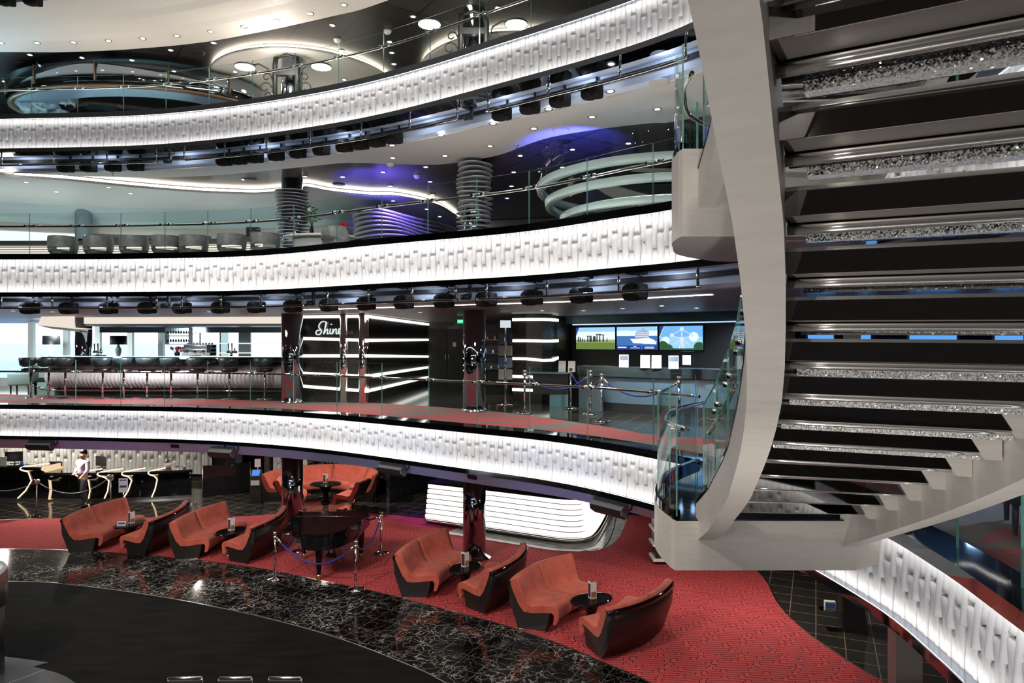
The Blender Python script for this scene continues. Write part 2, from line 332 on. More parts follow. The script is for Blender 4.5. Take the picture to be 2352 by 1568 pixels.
def thing(name, label, cat, loc=(0, 0, 0), rz=0., group=None, kind=None):
    o = bpy.data.objects.new(name, None); COL.objects.link(o); o.location = loc; o.rotation_euler = (0, 0, rz); o.empty_display_size = .1
    return tag(o, label, cat, group, kind)
def copy_tree(o, loc=None, rz=None, label=None, scale=None, parent=None, group=None):
    c = o.copy(); COL.objects.link(c)
    if parent: c.parent = parent
    if loc is not None: c.location = loc
    if rz is not None: c.rotation_euler = (0, 0, rz)
    if scale is not None: c.scale = scale if isinstance(scale, tuple) else (scale,) * 3
    if label: c['label'] = label
    if group: c['group'] = group
    for ch in list(o.children): copy_tree(ch, parent=c)
    return c
ORD = 'first second third fourth fifth sixth seventh eighth ninth tenth eleventh twelfth thirteenth fourteenth fifteenth sixteenth seventeenth eighteenth nineteenth twentieth twenty-first twenty-second twenty-third twenty-fourth twenty-fifth'.split()
class Curve:
    def __init__(s, pts, n=14, ds=.02):
        P = [Vector(p) for p in pts]; P = [2 * P[0] - P[1]] + P + [2 * P[-1] - P[-2]]; q = []
        for i in range(1, len(P) - 2):
            for k in range(n):
                t = k / n; a, b, c, d = P[i - 1], P[i], P[i + 1], P[i + 2]
                q.append(.5 * ((2 * b) + (c - a) * t + (2 * a - 5 * b + 4 * c - d) * t * t + (3 * b - a - 3 * c + d) * t ** 3))
        q.append(P[-2]); s.q = q; s.cum = [0.]
        for i in range(1, len(q)): s.cum.append(s.cum[-1] + (q[i] - q[i - 1]).length)
        s.L = s.cum[-1]
    def raw(s, u):
        import bisect
        u = min(max(u, 0), s.L); i = min(max(bisect.bisect(s.cum, u) - 1, 0), len(s.q) - 2)
        return s.q[i].lerp(s.q[i + 1], (u - s.cum[i]) / max(s.cum[i + 1] - s.cum[i], 1e-9))
    def pt(s, u, off=0., z=None):
        p = s.raw(u)
        if off or True:
            t = (s.raw(u + .12) - s.raw(u - .12)).normalized(); p = p + Vector((-t.y, t.x)) * off
        return p if z is None else Vector((p.x, p.y, z))
    def ang(s, u):
        t = s.raw(u + .12) - s.raw(u - .12); return math.atan2(t.y, t.x)
    def at_px(s, px, off=0., lo=0.):
        best = None; u = lo
        while u < s.L:
            p = s.pt(u, off)
            if p.y > 1:
                e = abs(CX + F * p.x / p.y - px)
                if best is None or e < best[0]: best = (e, u)
            u += .02
        return best[1]
    def line(s, off, u0=0., u1=None, step=.25):
        u1 = s.L if u1 is None else u1; n = max(2, int((u1 - u0) / step) + 1)
        return [s.pt(u0 + (u1 - u0) * i / (n - 1), off) for i in range(n)]
def ribbon(mb, cv, prof, u0=0., u1=None, step=.2, smooth=True, closed=False):
    """sweep a profile of (offset, z) along a plan curve"""
    u1 = cv.L if u1 is None else u1; n = max(2, int((u1 - u0) / step) + 1); rings = []
    for i in range(n):
        u = u0 + (u1 - u0) * i / (n - 1); rings.append([cv.pt(u, o, z) for o, z in prof])
    # faces per profile segment kept unshared so flat bands stay crisp
    segs = list(zip(range(len(prof)), list(range(1, len(prof))) + ([0] if closed else [])))
    for a, b in segs:
        vs = []
        for r in rings: vs += [r[a], r[b]]
        mb.add(vs, [(2 * i, 2 * i + 1, 2 * i + 3, 2 * i + 2) for i in range(n - 1)], smooth)
    return mb
# ================================================================ PLAN OF THE GALLERIES (metres, x right, y away)
G2 = Curve([(-20, 17.3), (-16, 17.2), (-12.7, 16.96), (-9.8, 16.6), (-6.93, 16.07), (-4.02, 14.8), (-1.02, 12.73), (.89, 11.3), (2.23, 9.6), (3.0, 7.9), (3.3, 6.1), (3.25, 5.0), (3.1, 4.1), (2.8, 2.6), (2.3, 1.4)])
G3 = Curve([(-18, 13.7), (-14, 13.85), (-10.33, 13.77), (-7.64, 13.68), (-4.83, 13.16), (-2.04, 11.6), (.16, 10.37), (1.58, 9.07), (2.05, 8.62), (2.9, 7.5), (3.3, 6.1), (3.25, 5.0), (3.1, 4.1), (2.8, 2.6), (2.3, 1.4)])
G4 = Curve([(-18, 15.6), (-15, 15.6), (-11.55, 15.4), (-7.42, 15.0), (-3.24, 13.5), (.17, 11.3), (2.3, 9.6), (3.0, 8.2), (3.4, 6.1), (3.3, 4.5), (2.9, 2.6), (2.3, 1.4)])
GAL = {2: (G2, 3.12, 2.42, 2.05), 3: (G3, 6.42, 5.72, 5.45), 4: (G4, 9.75, 9.05, 8.75)}
XL, XR, YB = -24.0, 16.0, 26.0
def beyond(pts, y0=None):
    """closed polygon of everything behind an edge line"""
    p = [(q[0], q[1]) for q in pts]
    return p + [(XR, p[-1][1]), (XR, YB), (XL, YB), (XL, p[0][1])]
# ---------------------------------------------------------------- lower floor
f = MB(); f.poly([(XL, -8), (XR, -8), (XR, YB), (XL, YB)], -.12, 0.0); struct(f.build('floor', m_tile))
def ground(pts): return [tuple(on(x, y, 0.0).xy) for x, y in pts]
back_edge = [(-17, 18.0)] + ground([(0, 1194), (130, 1191), (330, 1189), (538, 1187), (699, 1177), (800, 1178), (900, 1183), (1000, 1195), (1060, 1207), (1117, 1222), (1230, 1244), (1330, 1262), (1372, 1264), (1396, 1248), (1410, 1215), (1425, 1185)]) + [(3.9, 18.3), (4.7, 16.6)] + ground([(1740, 1312), (1790, 1390), (1850, 1450), (1950, 1520), (2030, 1568)]) + [(5.5, 8.2), (5.6, 6.5)]
front_edge = [(-17, 16.0)] + ground([(0, 1261), (150, 1264), (300, 1273), (450, 1287), (600, 1307), (750, 1337), (850, 1357), (1000, 1395), (1150, 1435), (1300, 1486), (1400, 1529), (1490, 1568)]) + [(2.7, 8.2), (3.4, 6.5)]
inner_edge = [(-17, 13.8)] + ground([(15, 1336), (153, 1343), (306, 1362), (450, 1386), (612, 1421), (765, 1463), (900, 1513), (1020, 1568)]) + [(0.1, 8.2), (1.0, 6.5)]
front_c, back_c, inner_c = Curve(front_edge), Curve(back_edge), Curve(inner_edge)
fl, bl, il = front_c.line(0), back_c.line(0, step=.12), inner_c.line(0)
f = MB(); f.poly(fl + bl[::-1], 0.0, .012); struct(f.build('carpet_floor', m_carpet), 'red lounge carpet with dark loop pattern')
f = MB(); f.poly(il + fl[::-1], 0.0, .010); struct(f.build('marble_floor', m_marble), 'polished black marble ring with white veins')
f = MB(); f.poly(il + [(1.0, -1), (-17, -1)], 0.0, .008); struct(f.build('dance_floor', m_stage), 'matt black dance floor')
near_c = Curve([(-17, 12.2)] + ground([(15, 1510), (70, 1531), (170, 1568)]) + [(-4.6, 8.0), (-3.8, 6.0)])
f = MB(); f.poly(near_c.line(0) + [(-17, 6.0)], .008, .016); struct(f.build('grey_tile_floor', tiled('grey_polished_tile', (.035, .036, .04), (.045, .046, .05), (.16, .16, .16), .9, .12, R(30), .008)[0]), 'grey polished tile beyond the dance floor')
f = MB()
for c in (front_c, inner_c, back_c): ribbon(f, c, [(-.012, .0), (-.012, .016), (.012, .016), (.012, .0)])
struct(f.build('trim_1', m_steel), 'thin metal edging between the floor finishes')
# ---------------------------------------------------------------- outer shell
def wall(name, a, b, z0, z1, m, th=.2):
    a, b = Vector(a), Vector(b); d = (b - a); n = Vector((-d.y, d.x)).normalized() * th / 2
    q = MB(); q.poly([a + n, b + n, b - n, a - n], z0, z1); return struct(q.build(name, m))
wall('wall_back', (XL, YB), (XR, YB), 0, 3.1, m_darkwall)
wall('wall_back_middle', (-7.6, YB), (XR, YB), 3.1, 6.3, m_darkwall)
wall('wall_back_upper', (XL, YB), (XR, YB), 6.3, 9.7, m_bluegrey)
wall('wall_back_top', (XL, YB), (XR, YB), 9.7, 13.6, M('warm_stone_wall', (.36, .33, .30), .5))
wall('wall_side_window', (-7.6, 24.3), (-7.6, YB), 3.1, 6.3, m_darkwall)
wall('wall_left', (XL, -8), (XL, YB), 0, 13.6, m_darkwall)
wall('wall_right', (XR, -8), (XR, YB), 0, 13.6, M('navy_wall', (.03, .06, .14), .3))
wall('wall_near', (XL, -8), (XR, -8), 0, 13.6, M('near_gallery_wall', (.20, .19, .18), .5))
f = MB(); f.poly([(XL, -8), (XR, -8), (XR, YB), (XL, YB)], 13.6, 13.8); struct(f.build('ceiling_dome', m_cream))
# gallery slabs, ceilings
for k, z0, z1, m, nm in ((2, 2.60, 3.205, m_tile, 'gallery_floor'), (3, 5.80, 6.50, m_tile, 'upper_gallery_floor'), (4, 9.10, 9.85, m_tile, 'top_gallery_floor')):
    f = MB(); f.poly(beyond(GAL[k][0].line(.16)), z0, z1); struct(f.build(nm, m))
carp = [at(0, 906, 1).xy]
c2 = Curve([(-20, 20.6)] + [tuple(on(x, y, 3.22).xy) for x, y in ((0, 905), (250, 911), (500, 917), (700, 922), (850, 925), (985, 933), (1150, 946), (1300, 966), (1420, 984), (1500, 998))] + [(3.9, 10.3), (5.2, 9.4), (7.5, 8.0), (7.5, 2)])
f = MB(); f.poly(G2.line(.2) + c2.line(0)[::-1], 3.205, 3.22); struct(f.build('gallery_carpet_floor', m_carpet2), 'red gallery carpet with grey crossing stripes')
f = MB(); f.poly(beyond(G2.line(.55)), 2.05, 2.10); struct(f.build('ceiling_lower', M('dark_lower_ceiling', (.06, .055, .055), .4)))
f = MB(); f.poly(beyond(G3.line(.7)), 5.45, 5.5); struct(f.build('ceiling_middle', m_ceil2))
wavy = [(XL, 16.2)] + [tuple(on(x, y, 8.75).xy) for x, y in ((-120, 394), (0, 395), (150, 402), (300, 406), (430, 405), (560, 396), (700, 382), (800, 373), (900, 376), (1000, 377), (1060, 371), (1120, 361), (1165, 349), (1205, 333), (1250, 318), (1300, 307), (1400, 292), (1500, 281), (1570, 274))] + [(6, 10.2), (9, 7), (XR, 4.5)]
wavy_c = Curve(wavy)
f = MB(); f.poly(G4.line(.7)[:-6] + [(XR, 2.0)] + wavy_c.line(0)[::-1] + [(XL, 16.3)], 8.74, 8.82); struct(f.build('ceiling_band', m_soffit), 'pale curved soffit with downlights')
f = MB(); f.poly(beyond(G4.line(.74)), 8.815, 8.85); struct(f.build('ceiling_upper', m_ceil3))
cove = [(XL, 15.9)] + [tuple(on(x, y, 8.72).xy) for x, y in ((-60, 395), (0, 399), (80, 404), (170, 411), (300, 424), (450, 436), (580, 441), (640, 437), (700, 427), (760, 437), (850, 446), (905, 447), (960, 456), (1005, 468), (1035, 484), (1060, 508))] + [(-1.9, 25.9)]
cove_c = Curve(cove)
f = MB(); f.poly(cove_c.line(0) + [(XL, 25.9)], 8.66, 8.72); struct(f.build('ceiling_island', M('white_ceiling', (.66, .66, .64), .35)), 'white lowered ceiling with a wavy edge')
f = MB(); ribbon(f, cove_c, [(.10, 8.735), (.10, 8.80)], 1.0); struct(f.build('trim_2', m_cove), 'cove light along the wavy ceiling edge')
# top ceiling and the cream ring
rim = Curve([(-22, 17.0), (-16, 17.1)] + [tuple(on(x, y, 12.0).xy) for x, y in ((0, 117), (150, 117), (300, 110), (460, 95), (600, 70), (760, 35), (870, 5))] + [(0, 12.6), (3, 10), (4.6, 6), (4.6, 1)])
f = MB(); ribbon(f, rim, [(.0, 12.12), (.0, 11.97), (-.62, 11.97), (-.80, 12.01), (-1.30, 12.02), (-1.50, 12.07), (-2.25, 12.08), (-2.30, 12.34)])
struct(f.build('ceiling_ring', m_cream), 'cream stepped ceiling ring around the atrium')
f = MB(); ribbon(f, rim, [(-2.30, 12.34), (-2.30, 12.10), (-2.5, 12.10), (-2.5, 13.6)]); struct(f.build('trim_3', m_slate))
f = MB(); f.poly(beyond(rim.line(-.02)), 12.05, 12.1); struct(f.build('ceiling_top', m_ceil4))

# ---------------------------------------------------------------- relief fascias, lit from above and below
SPL = [.24, .63, .34, .64, .33, .52]
def relief(mb, cv, zt, h, u0, u1, W=.088, deep=.075):
    n = int((u1 - u0) / W)
    for i in range(n):
        s = SPL[i % 6] + .015 * math.sin(i * 1.7); up = 1. if i % 2 else .62; lean = .016 if i % 6 == 5 else 0
        def b(j, zf): return u0 + j * W + .013 * (-1) ** j * math.cos(2 * PI * zf * .95) + lean * math.sin(PI * zf)
        rows = [(zf, deep * up * (.22 + .78 * (zf / s) ** .9)) for zf in [s * k / 6 for k in range(7)]]
        low = [(s + .055 + (.945 - s) * k / 6, 0) for k in range(7)]
        low = [(zf, deep * (1.35 - up) * (.22 + .78 * max(0, (1 - zf) / (.945 - s)) ** .9)) for zf, _ in low]
        for rr, tip in ((rows, 1), (low, 0)):
            rr = rr + [(rr[-1][0], 0)] if tip else [(rr[0][0], 0)] + rr
            rings = []
            for zf, p in rr:
                L, Rr = b(i, zf) + .002, b(i + 1, zf) - .002
                rings.append([cv.pt(L + (Rr - L) * t, -p * q, zt - zf * h) for t, q in ((0, 0), (0, .45), (.22, .9), (.5, 1), (.78, .9), (1, .45), (1, 0))])
            mb.loft(rings, False, False, True)
    ribbon(mb, cv, [(.004, zt), (.004, zt - h)], u0, u1)
for k, nm in ((2, 'middle'), (3, 'upper'), (4, 'top')):
    cv, zt, zb, zc = GAL[k]
    f = MB(); relief(f, cv, zt, zt - zb, .0, cv.L)
    o = struct(f.build('wall_fascia_' + nm, m_panel), 'white relief fascia of interlocking bone shaped slats')
    f = MB(); ribbon(f, cv, [(-.127, zt + .004), (-.127, zt - .022), (-.137, zt - .022), (-.137, zt + .09), (.22, zt + .10), (.22, zt - .03), (.0, zt), (-.127, zt + .004)])
    struct(f.build('trim_4', m_mirror), 'mirrored edge above the fascia')
    f = MB(); ribbon(f, cv, [(.02, zb), (-.127, zb - .004), (-.127, zb + .022), (-.137, zb + .022), (-.14, zb - .065), (.16, zb - .08)]); struct(f.build('trim_5', m_mirror), 'mirrored edge below the fascia')
    f = MB(); ribbon(f, cv, [(-.103, zt - .003), (-.120, zt - .021)]); ribbon(f, cv, [(-.103, zb + .003), (-.120, zb + .021)])
    struct(f.build('trim_6', m_led), 'strip lights along both edges of the fascia')
    if k == 2:
        f = MB(); ribbon(f, cv, [(.10, zb - .09), (.16, zb - .12), (.42, zc), (.60, zc)]); struct(f.build('trim_7', m_soffit2), 'blue grey soffit band')
    else:
        f = MB(); ribbon(f, cv, [(.16, zb - .08), (.16, zb + .02)]); struct(f.build('trim_7', m_black), 'dark lighting slot')
        f = MB(); ribbon(f, cv, [(.16, zb + .02), (.82, zb + .02)]); struct(f.build('trim_14', m_blueband), 'pale top of the lighting slot')
        f = MB(); ribbon(f, cv, [(.60, zb + .02), (.62, zc + .06), (.72, zc - .002), (.82, zc + .03)]); struct(f.build('trim_8', m_blueband), 'pale blue soffit band behind the stage lights')
        for i in range(9):
            q = cv.pt(cv.at_px(40 + 185 * i, .3), .30, zb - .06); lamp('POINT', q, 4.0, (.72, .83, 1), .03)      # small bluish slot lamps
        f = MB(); ribbon(f, cv, [(.55, zb - .12), (.59, zb - .12), (.59, zb - .05), (.55, zb - .05)], closed=True); struct(f.build('trim_9', m_black), 'black cable tray')
# near side of the middle gallery, under the camera (mirrored by the stair treads)
GN = Curve([(2.3, 1.4), (1.45, .78), (.3, .42), (-2, .0), (-6, -.8), (-11, -2.2)])
f = MB(); relief(f, GN, 3.12, .70, 0, GN.L); struct(f.build('wall_fascia_near', m_panel), 'white relief fascia on the near side of the gallery')
f = MB(); ribbon(f, GN, [(-.127, 3.124), (-.127, 3.098), (-.137, 3.098), (-.137, 3.21), (.22, 3.22), (.22, 3.09), (.0, 3.12)]); ribbon(f, GN, [(.02, 2.42), (-.127, 2.416), (-.127, 2.442), (-.14, 2.355), (.16, 2.34)]); struct(f.build('trim_15', m_mirror), 'mirrored edges of the near fascia')
f = MB(); ribbon(f, GN, [(-.103, 3.117), (-.120, 3.099)]); ribbon(f, GN, [(-.103, 2.423), (-.120, 2.441)]); struct(f.build('trim_16', m_led), 'strip lights of the near fascia')
f = MB(); f.poly(GN.line(-.02 + .18) + [(-11, -7.9), (15.9, -7.9), (15.9, 1.3)], 2.6, 3.205); struct(f.build('near_gallery_floor', m_tile), 'gallery floor on the near side')
# cove strip in the middle ceiling
u0, u1 = G3.at_px(700, 1.6), G3.at_px(1640, 1.6)
f = MB(); ribbon(f, G3, [(1.55, 5.44), (1.62, 5.44)], u0, u1); struct(f.build('trim_10', m_cove), 'warm light line in the middle ceiling')

# ---------------------------------------------------------------- glass balustrades
def glass_pane(cv, ua, ub, z0, z1, off, par, th=.012):
    mb = MB(); n = max(2, int((ub - ua) / .2) + 1); us = [ua + (ub - ua) * i / (n - 1) for i in range(n)]
    for o in (off, off + th):
        mb.loft([[cv.pt(u, o, z0), cv.pt(u, o, z1)] for u in us], False, False, True)
    mb.m = 1
    mb.add([cv.pt(u, o, z1) for u in us for o in (off, off + th)], [(2 * i, 2 * i + 1, 2 * i + 3, 2 * i + 2) for i in range(n - 1)], False)
    for u in (ua, ub): mb.quad(cv.pt(u, off, z0), cv.pt(u, off + th, z0), cv.pt(u, off + th, z1), cv.pt(u, off, z1))
    return mb.build('glass_pane', [m_glass, m_edge], par)
def balustrade(cv, us, z0, z1, zr, off, label, stop=None):
    t = thing('glass_balustrade', label, 'balustrade')
    for a, b in zip(us[:-1], us[1:]): glass_pane(cv, a + .007, b - .007, z0, z1, off, t)
    h = MB(); h.tube([cv.pt(us[0] + (us[-1] - us[0]) * i / 120, off + .07, zr) for i in range(121)], .021, 8); h.build('handrail', m_chrome, t)
    for u in us[1:-1]:
        c = MB()
        for d in (-.09, .09):
            p = cv.pt(u + d, off - .012, zr); q = cv.pt(u + d, off + .075, zr); c.tube([p, q], .022, 8)
        c.tube([cv.pt(u - .12, off + .07, zr + .012), cv.pt(u + .12, off + .07, zr + .012)], .028, 8)
        c.build('rail_clamp', m_chrome, t)
    return t
px3 = [-150, -45, 63, 170, 273, 374, 473, 571, 669, 769, 872, 979, 1091, 1211, 1344, 1494]
u2 = [G2.at_px(x) for x in px3]; u2.append(G2.at_px(1590))
balustrade(G2, u2, 3.15, 4.31, 4.01, .06, 'curved glass balustrade with chrome rail around the red carpeted middle gallery')
u3 = [G3.at_px(x) for x in px3]; u3.append(G3.at_px(1570))
balustrade(G3, u3, 6.44, 7.35, 7.10, .05, 'curved glass balustrade with chrome rail in front of the grey tub chairs')
u4 = [G4.at_px(x) for x in (-150, -40, 69, 175, 279, 378, 477, 575, 674, 774, 877, 984, 1096, 1216, 1350, 1500)]
balustrade(G4, u4, 9.80, 10.72, 10.47, .05, 'curved glass balustrade with chrome rail under the black tiled top ceiling')
def u_near(cv, y):
    return min((abs(cv.raw(u * .02).y - y), u * .02) for u in range(int(cv.L / .02)) if cv.raw(u * .02).x > 2)[1]
us = [u_near(G2, y) for y in (6.0, 5.1, 4.3, 3.5, 2.7, 2.0)]
balustrade(G2, us, 3.15, 4.31, 4.01, .06, 'glass balustrade over the lit fascia beside the stair foot')
us = [u_near(G3, y) for y in (6.0, 5.1, 4.3, 3.5, 2.7, 2.0)]
balustrade(G3, us, 6.44, 7.35, 7.10, .05, 'glass balustrade of the upper gallery behind the stair treads')

# ---------------------------------------------------------------- columns
def column(x, y, r, label, fins=None, low=True):
    t = thing('column', label, 'column', (x, y, 0), kind='structure')
    for z0, z1 in ((0.012, 2.08), (3.22, 5.47), (6.5, 8.83), (9.85, 12.07))[0 if low else 1:]:
        b = MB(); b.cyl((0, 0, z0), r, z1 - z0, 32); b.build('shaft', m_mirror, t)
        b = MB(); b.lathe([(r + (.13 if z0 < 1 else .03), z0), (r + (.13 if z0 < 1 else .03), z0 + .02), (r + .02, z0 + .05), (r + .005, z0 + .07)], n=32); b.build('base_ring', m_chrome, t)
    if fins:
        z = fins[0]; i = 0
        while z < fins[1]:
            b = MB(); rr = r * fins[3]
            rings = []
            for q in (0, 1):
                rings.append([Vector(((rr * (1 + .06 * math.sin(3 * a + i * .9))) * math.cos(a), rr * (1 + .06 * math.sin(3 * a + i * .9)) * math.sin(a), z + q * .013 + .013 * math.sin(2 * a + i * .7))) for a in [2 * PI * j / 32 for j in range(32)]])
            b.loft(rings, True, True, True); b.build('fin', m_wave, t); z += fins[2]; i += 1
    return t
column(-.83, 15.05, .25, 'mirrored round column with pale wavy fins beside the piano lounge', (6.95, 8.72, .105, 1.55))
column(-5.52, 17.15, .26, 'mirrored round column behind the piano with pale wavy fins above', (6.9, 8.55, .085, 1.55))
column(-12.55, 20.0, .22, 'mirrored round column in front of the bar stools', low=False)

# ---------------------------------------------------------------- stage lights on chrome rails
def stage_light():
    t = thing('stage_light', 'black covered stage light', 'stage light', group='covered stage lights')
    b = MB(); rings = []
    for z, r, sx in ((-.125, .05, 1), (-.11, .10, 1.05), (-.05, .125, 1.1), (.02, .13, 1.12), (.07, .115, 1.1), (.11, .08, 1.05), (.125, .02, 1)):
        rings.append([Vector((r * sx * 1.25 * math.cos(a) * (1 + .08 * math.sin(3 * a + z * 30)), r * math.sin(a) * (1 + .06 * math.cos(5 * a + z * 22)), z)) for a in [2 * PI * j / 18 for j in range(18)]])
    b.loft(rings, True, True, True); b.build('covered_head', m_cover, t)
    b = MB(); b.rbox((.10, .02, .0), (.13, .24, .22), .03); b.build('covered_base', m_cover, t)
    b = MB(); b.tube([(0, .10, .08), (0, .16, .14), (0, .2, .17), (0, .2, .30)], .022, 8); b.build('clamp', m_black, t)
    return t
def scanner():
    t = thing('scanner_light', 'small black scanner light', 'stage light', group='small scanner lights')
    b = MB(); b.rbox((0, 0, .16), (.22, .2, .07), .02); b.build('bracket', m_black, t)
    b = MB(); b.tube([(.05, 0, .14), (.06, 0, .0), (.05, 0, -.05)], .035, 8); b.build('arm', m_black, t)
    b = MB(); b.tube([(-.09, -.03, -.05), (.06, .0, -.04)], [.045, .055], 12); b.build('barrel', m_black, t)
    return t
SL = stage_light(); SC = scanner(); first = [True, True]
def hang(proto, cv, px, z, off, label, idx):
    u = cv.at_px(px, off); p = cv.pt(u, off, z)
    o = proto if first[idx] else copy_tree(proto); first[idx] = False
    o.location = p; o.rotation_euler = (0, 0, cv.ang(u)); o['label'] = label; return o
L3 = [64, 155, 245, 335, 415, 503, 585, 668, 752, 837, 924, 1017, 1113, 1217, 1331, 1453]
L4 = [148, 201, 256, 308, 513, 547, 583, 632, 682, 736, 789, 826, 863, 902, 1149, 1215, 1283, 1356]
for i, x in enumerate(L3): hang(SL, G3, x, 5.45, .37, 'black covered stage light under the upper gallery, %s of the row from the window end' % ORD[i], 0)
for i, x in enumerate(L4): hang(SL, G4, x, 8.775, .37, 'black covered stage light under the top gallery, %s of the row from the window end' % ORD[i], 0)
for i, x in enumerate((382, 715, 1073)): hang(SC, G3, x, 5.54, .34, 'small black scanner light under the upper gallery, %s from the window end' % ORD[i], 1)
for i, x in enumerate((387, 1078)): hang(SC, G4, x, 8.87, .34, 'small black scanner light under the top gallery, %s from the window end' % ORD[i], 1)
def rail(cv, xa, xb, zr, ztop, off, label, posts):
    t = thing('lighting_rail', label, 'rail', group='chrome lighting rails'); ua, ub = cv.at_px(xa, off), cv.at_px(xb, off)
    b = MB(); b.tube([cv.pt(ua + (ub - ua) * i / 40, off, zr) for i in range(41)], .022, 8); b.build('pipe', m_chrome, t)
    for x in posts:
        b = MB(); u = cv.at_px(x, off); b.tube([cv.pt(u, off, zr), cv.pt(u, off, ztop)], .02, 8); b.build('post', m_chrome, t)
rail(G3, -90, 362, 5.44, 5.74, .15, 'chrome lighting rail under the upper gallery at the window end', (2, 121, 246, 359))
rail(G3, 395, 702, 5.44, 5.74, .15, 'chrome lighting rail under the upper gallery over the first black column', (418, 508, 600, 694))
rail(G3, 735, 1052, 5.44, 5.74, .15, 'chrome lighting rail under the upper gallery over the script sign', (752, 846, 946, 1046))
rail(G3, 1095, 1612, 5.44, 5.74, .15, 'chrome lighting rail under the upper gallery over the screens', (1117, 1256, 1421, 1604))
rail(G4, -90, 362, 8.77, 9.07, .15, 'chrome lighting rail under the top gallery at the window end', (3, 124, 245, 359))
rail(G4, 420, 1052, 8.77, 9.07, .15, 'long chrome lighting rail under the top gallery carrying twin lights', (423, 516, 612, 712, 830, 941, 1050))
rail(G4, 1118, 1580, 8.77, 9.07, .15, 'chrome lighting rail under the top gallery ending at the stairs', (1121, 1259, 1423, 1575))
# two lights on the highest gallery edge
for i, x in enumerate((10, 72)):
    p = at(x, -2, 14.3); o = copy_tree(SL, loc=p, label='covered stage light at the edge of the cream ceiling ring, %s from the window end' % ORD[i])
b = MB(); b.tube([at(-40, -22, 14.3), at(150, -22, 14.3)], .02, 8); tag(b.build('lighting_rail', m_chrome), 'short chrome rail above the cream ceiling ring', 'rail', 'chrome lighting rails')

# loudspeakers under the blue band
SPK = None
for i, (x, y) in enumerate(((97, 1021), (514, 1038), (906, 1075), (1405, 1163))):
    lab = 'black loudspeaker under the blue soffit band, ' + ('over the reception desk', 'over the dark glass screen', 'over the curved banquette end', 'over the lit white counter')[i]
    u = G2.at_px(x, .12); p = G2.pt(u, .12, CZ - (y - HY) / F * G2.pt(u, .12).y)
    if SPK is None:
        SPK = thing('loudspeaker', lab, 'speaker', group='black loudspeakers')
        b = MB(); b.loft([[Vector((sx * (.33 if yy < 0 else .24), yy, zz)) for yy, zz in ((-.14, -.06), (-.16, .02), (-.02, .12), (.10, .10), (.12, -.10), (-.02, -.13))] for sx in (-1, 1)], True, True, False); b.build('cabinet', m_grey, SPK)
        b = MB(); b.loft([[Vector((sx * .315, yy, zz)) for yy, zz in ((-.165, .015), (-.145, -.062), (-.03, -.135), (-.05, -.138), (-.16, -.066), (-.178, .015))] for sx in (-1, 1)], True, True, False); b.build('grille', m_black, SPK)
        b = MB(); b.tube([(.34, 0, 0), (.38, .02, .02), (.38, .06, .2)], .018, 6); b.tube([(0, .05, .1), (0, .05, .26)], .02, 6); b.build('bracket', m_black, SPK); o = SPK
    else: o = copy_tree(SPK, label=lab)
    o.location = p; o.rotation_euler = (0, 0, G2.ang(u))

for i, (x, lab) in enumerate(((401, 'small black grille box on the blue soffit band over the reception desk end'), (1082, 'small black grille box on the blue soffit band above the red column reflection'))):
    u = G2.at_px(x, .2); b = MB(); b.rbox((0, 0, 0), (.20, .05, .09), .01); o = b.build('soffit_vent', m_black); o.location = G2.pt(u, .22, 2.22); o.rotation_euler = (R(30), 0, G2.ang(u)); tag(o, lab, 'vent', 'soffit grilles')
# ================================================================ CURVED STAIRCASE
# left end of every tread's chrome bead in plan, and the turn of the tread line
SX = [1.75, 1.73, 1.70, 1.666, 1.61, 1.53, 1.45, 1.36, 1.27, 1.175, 1.10, 1.02, .92, .80, .672, .555, .43, .30]
SY = [5.82, 5.49, 5.21, 4.91, 4.59, 4.26, 3.93, 3.59, 3.27, 2.96, 2.74, 2.53, 2.28, 2.0, 1.735, 1.49, 1.25, 1.02]
SA = [1, 2.5, 7, 11, 14.5, 18, 21, 23, 24.5, 25.5, 26, 26.5, 27.5, 29, 31, 33, 35, 37]
def sk(k, arr):
    k = max(-1.0, min(k, len(arr) - 1.001)); i = max(0, int(math.floor(k))); t = k - i
    return arr[i] + (arr[i + 1] - arr[i]) * t
def zk(k): return 3.24 + .157 * k
def sp(k, u, v, z):
    """point of step k: u along the tread, v towards the upper side, z above the bead"""
    a = R(sk(k, SA)); return Vector((sk(k, SX) + u * math.cos(a) - v * math.sin(a), sk(k, SY) - u * math.sin(a) - v * math.cos(a), zk(k) + z - .008 * u))
WID = 1.10
m_tread = M('black_mirror_tread', (.30, .285, .27), .03, 1)
m_under = M('brushed_tread_underside', (.30, .28, .26), .35, .6)
m_bead = M('satin_chrome_bead', (.90, .88, .85), .2, .9)
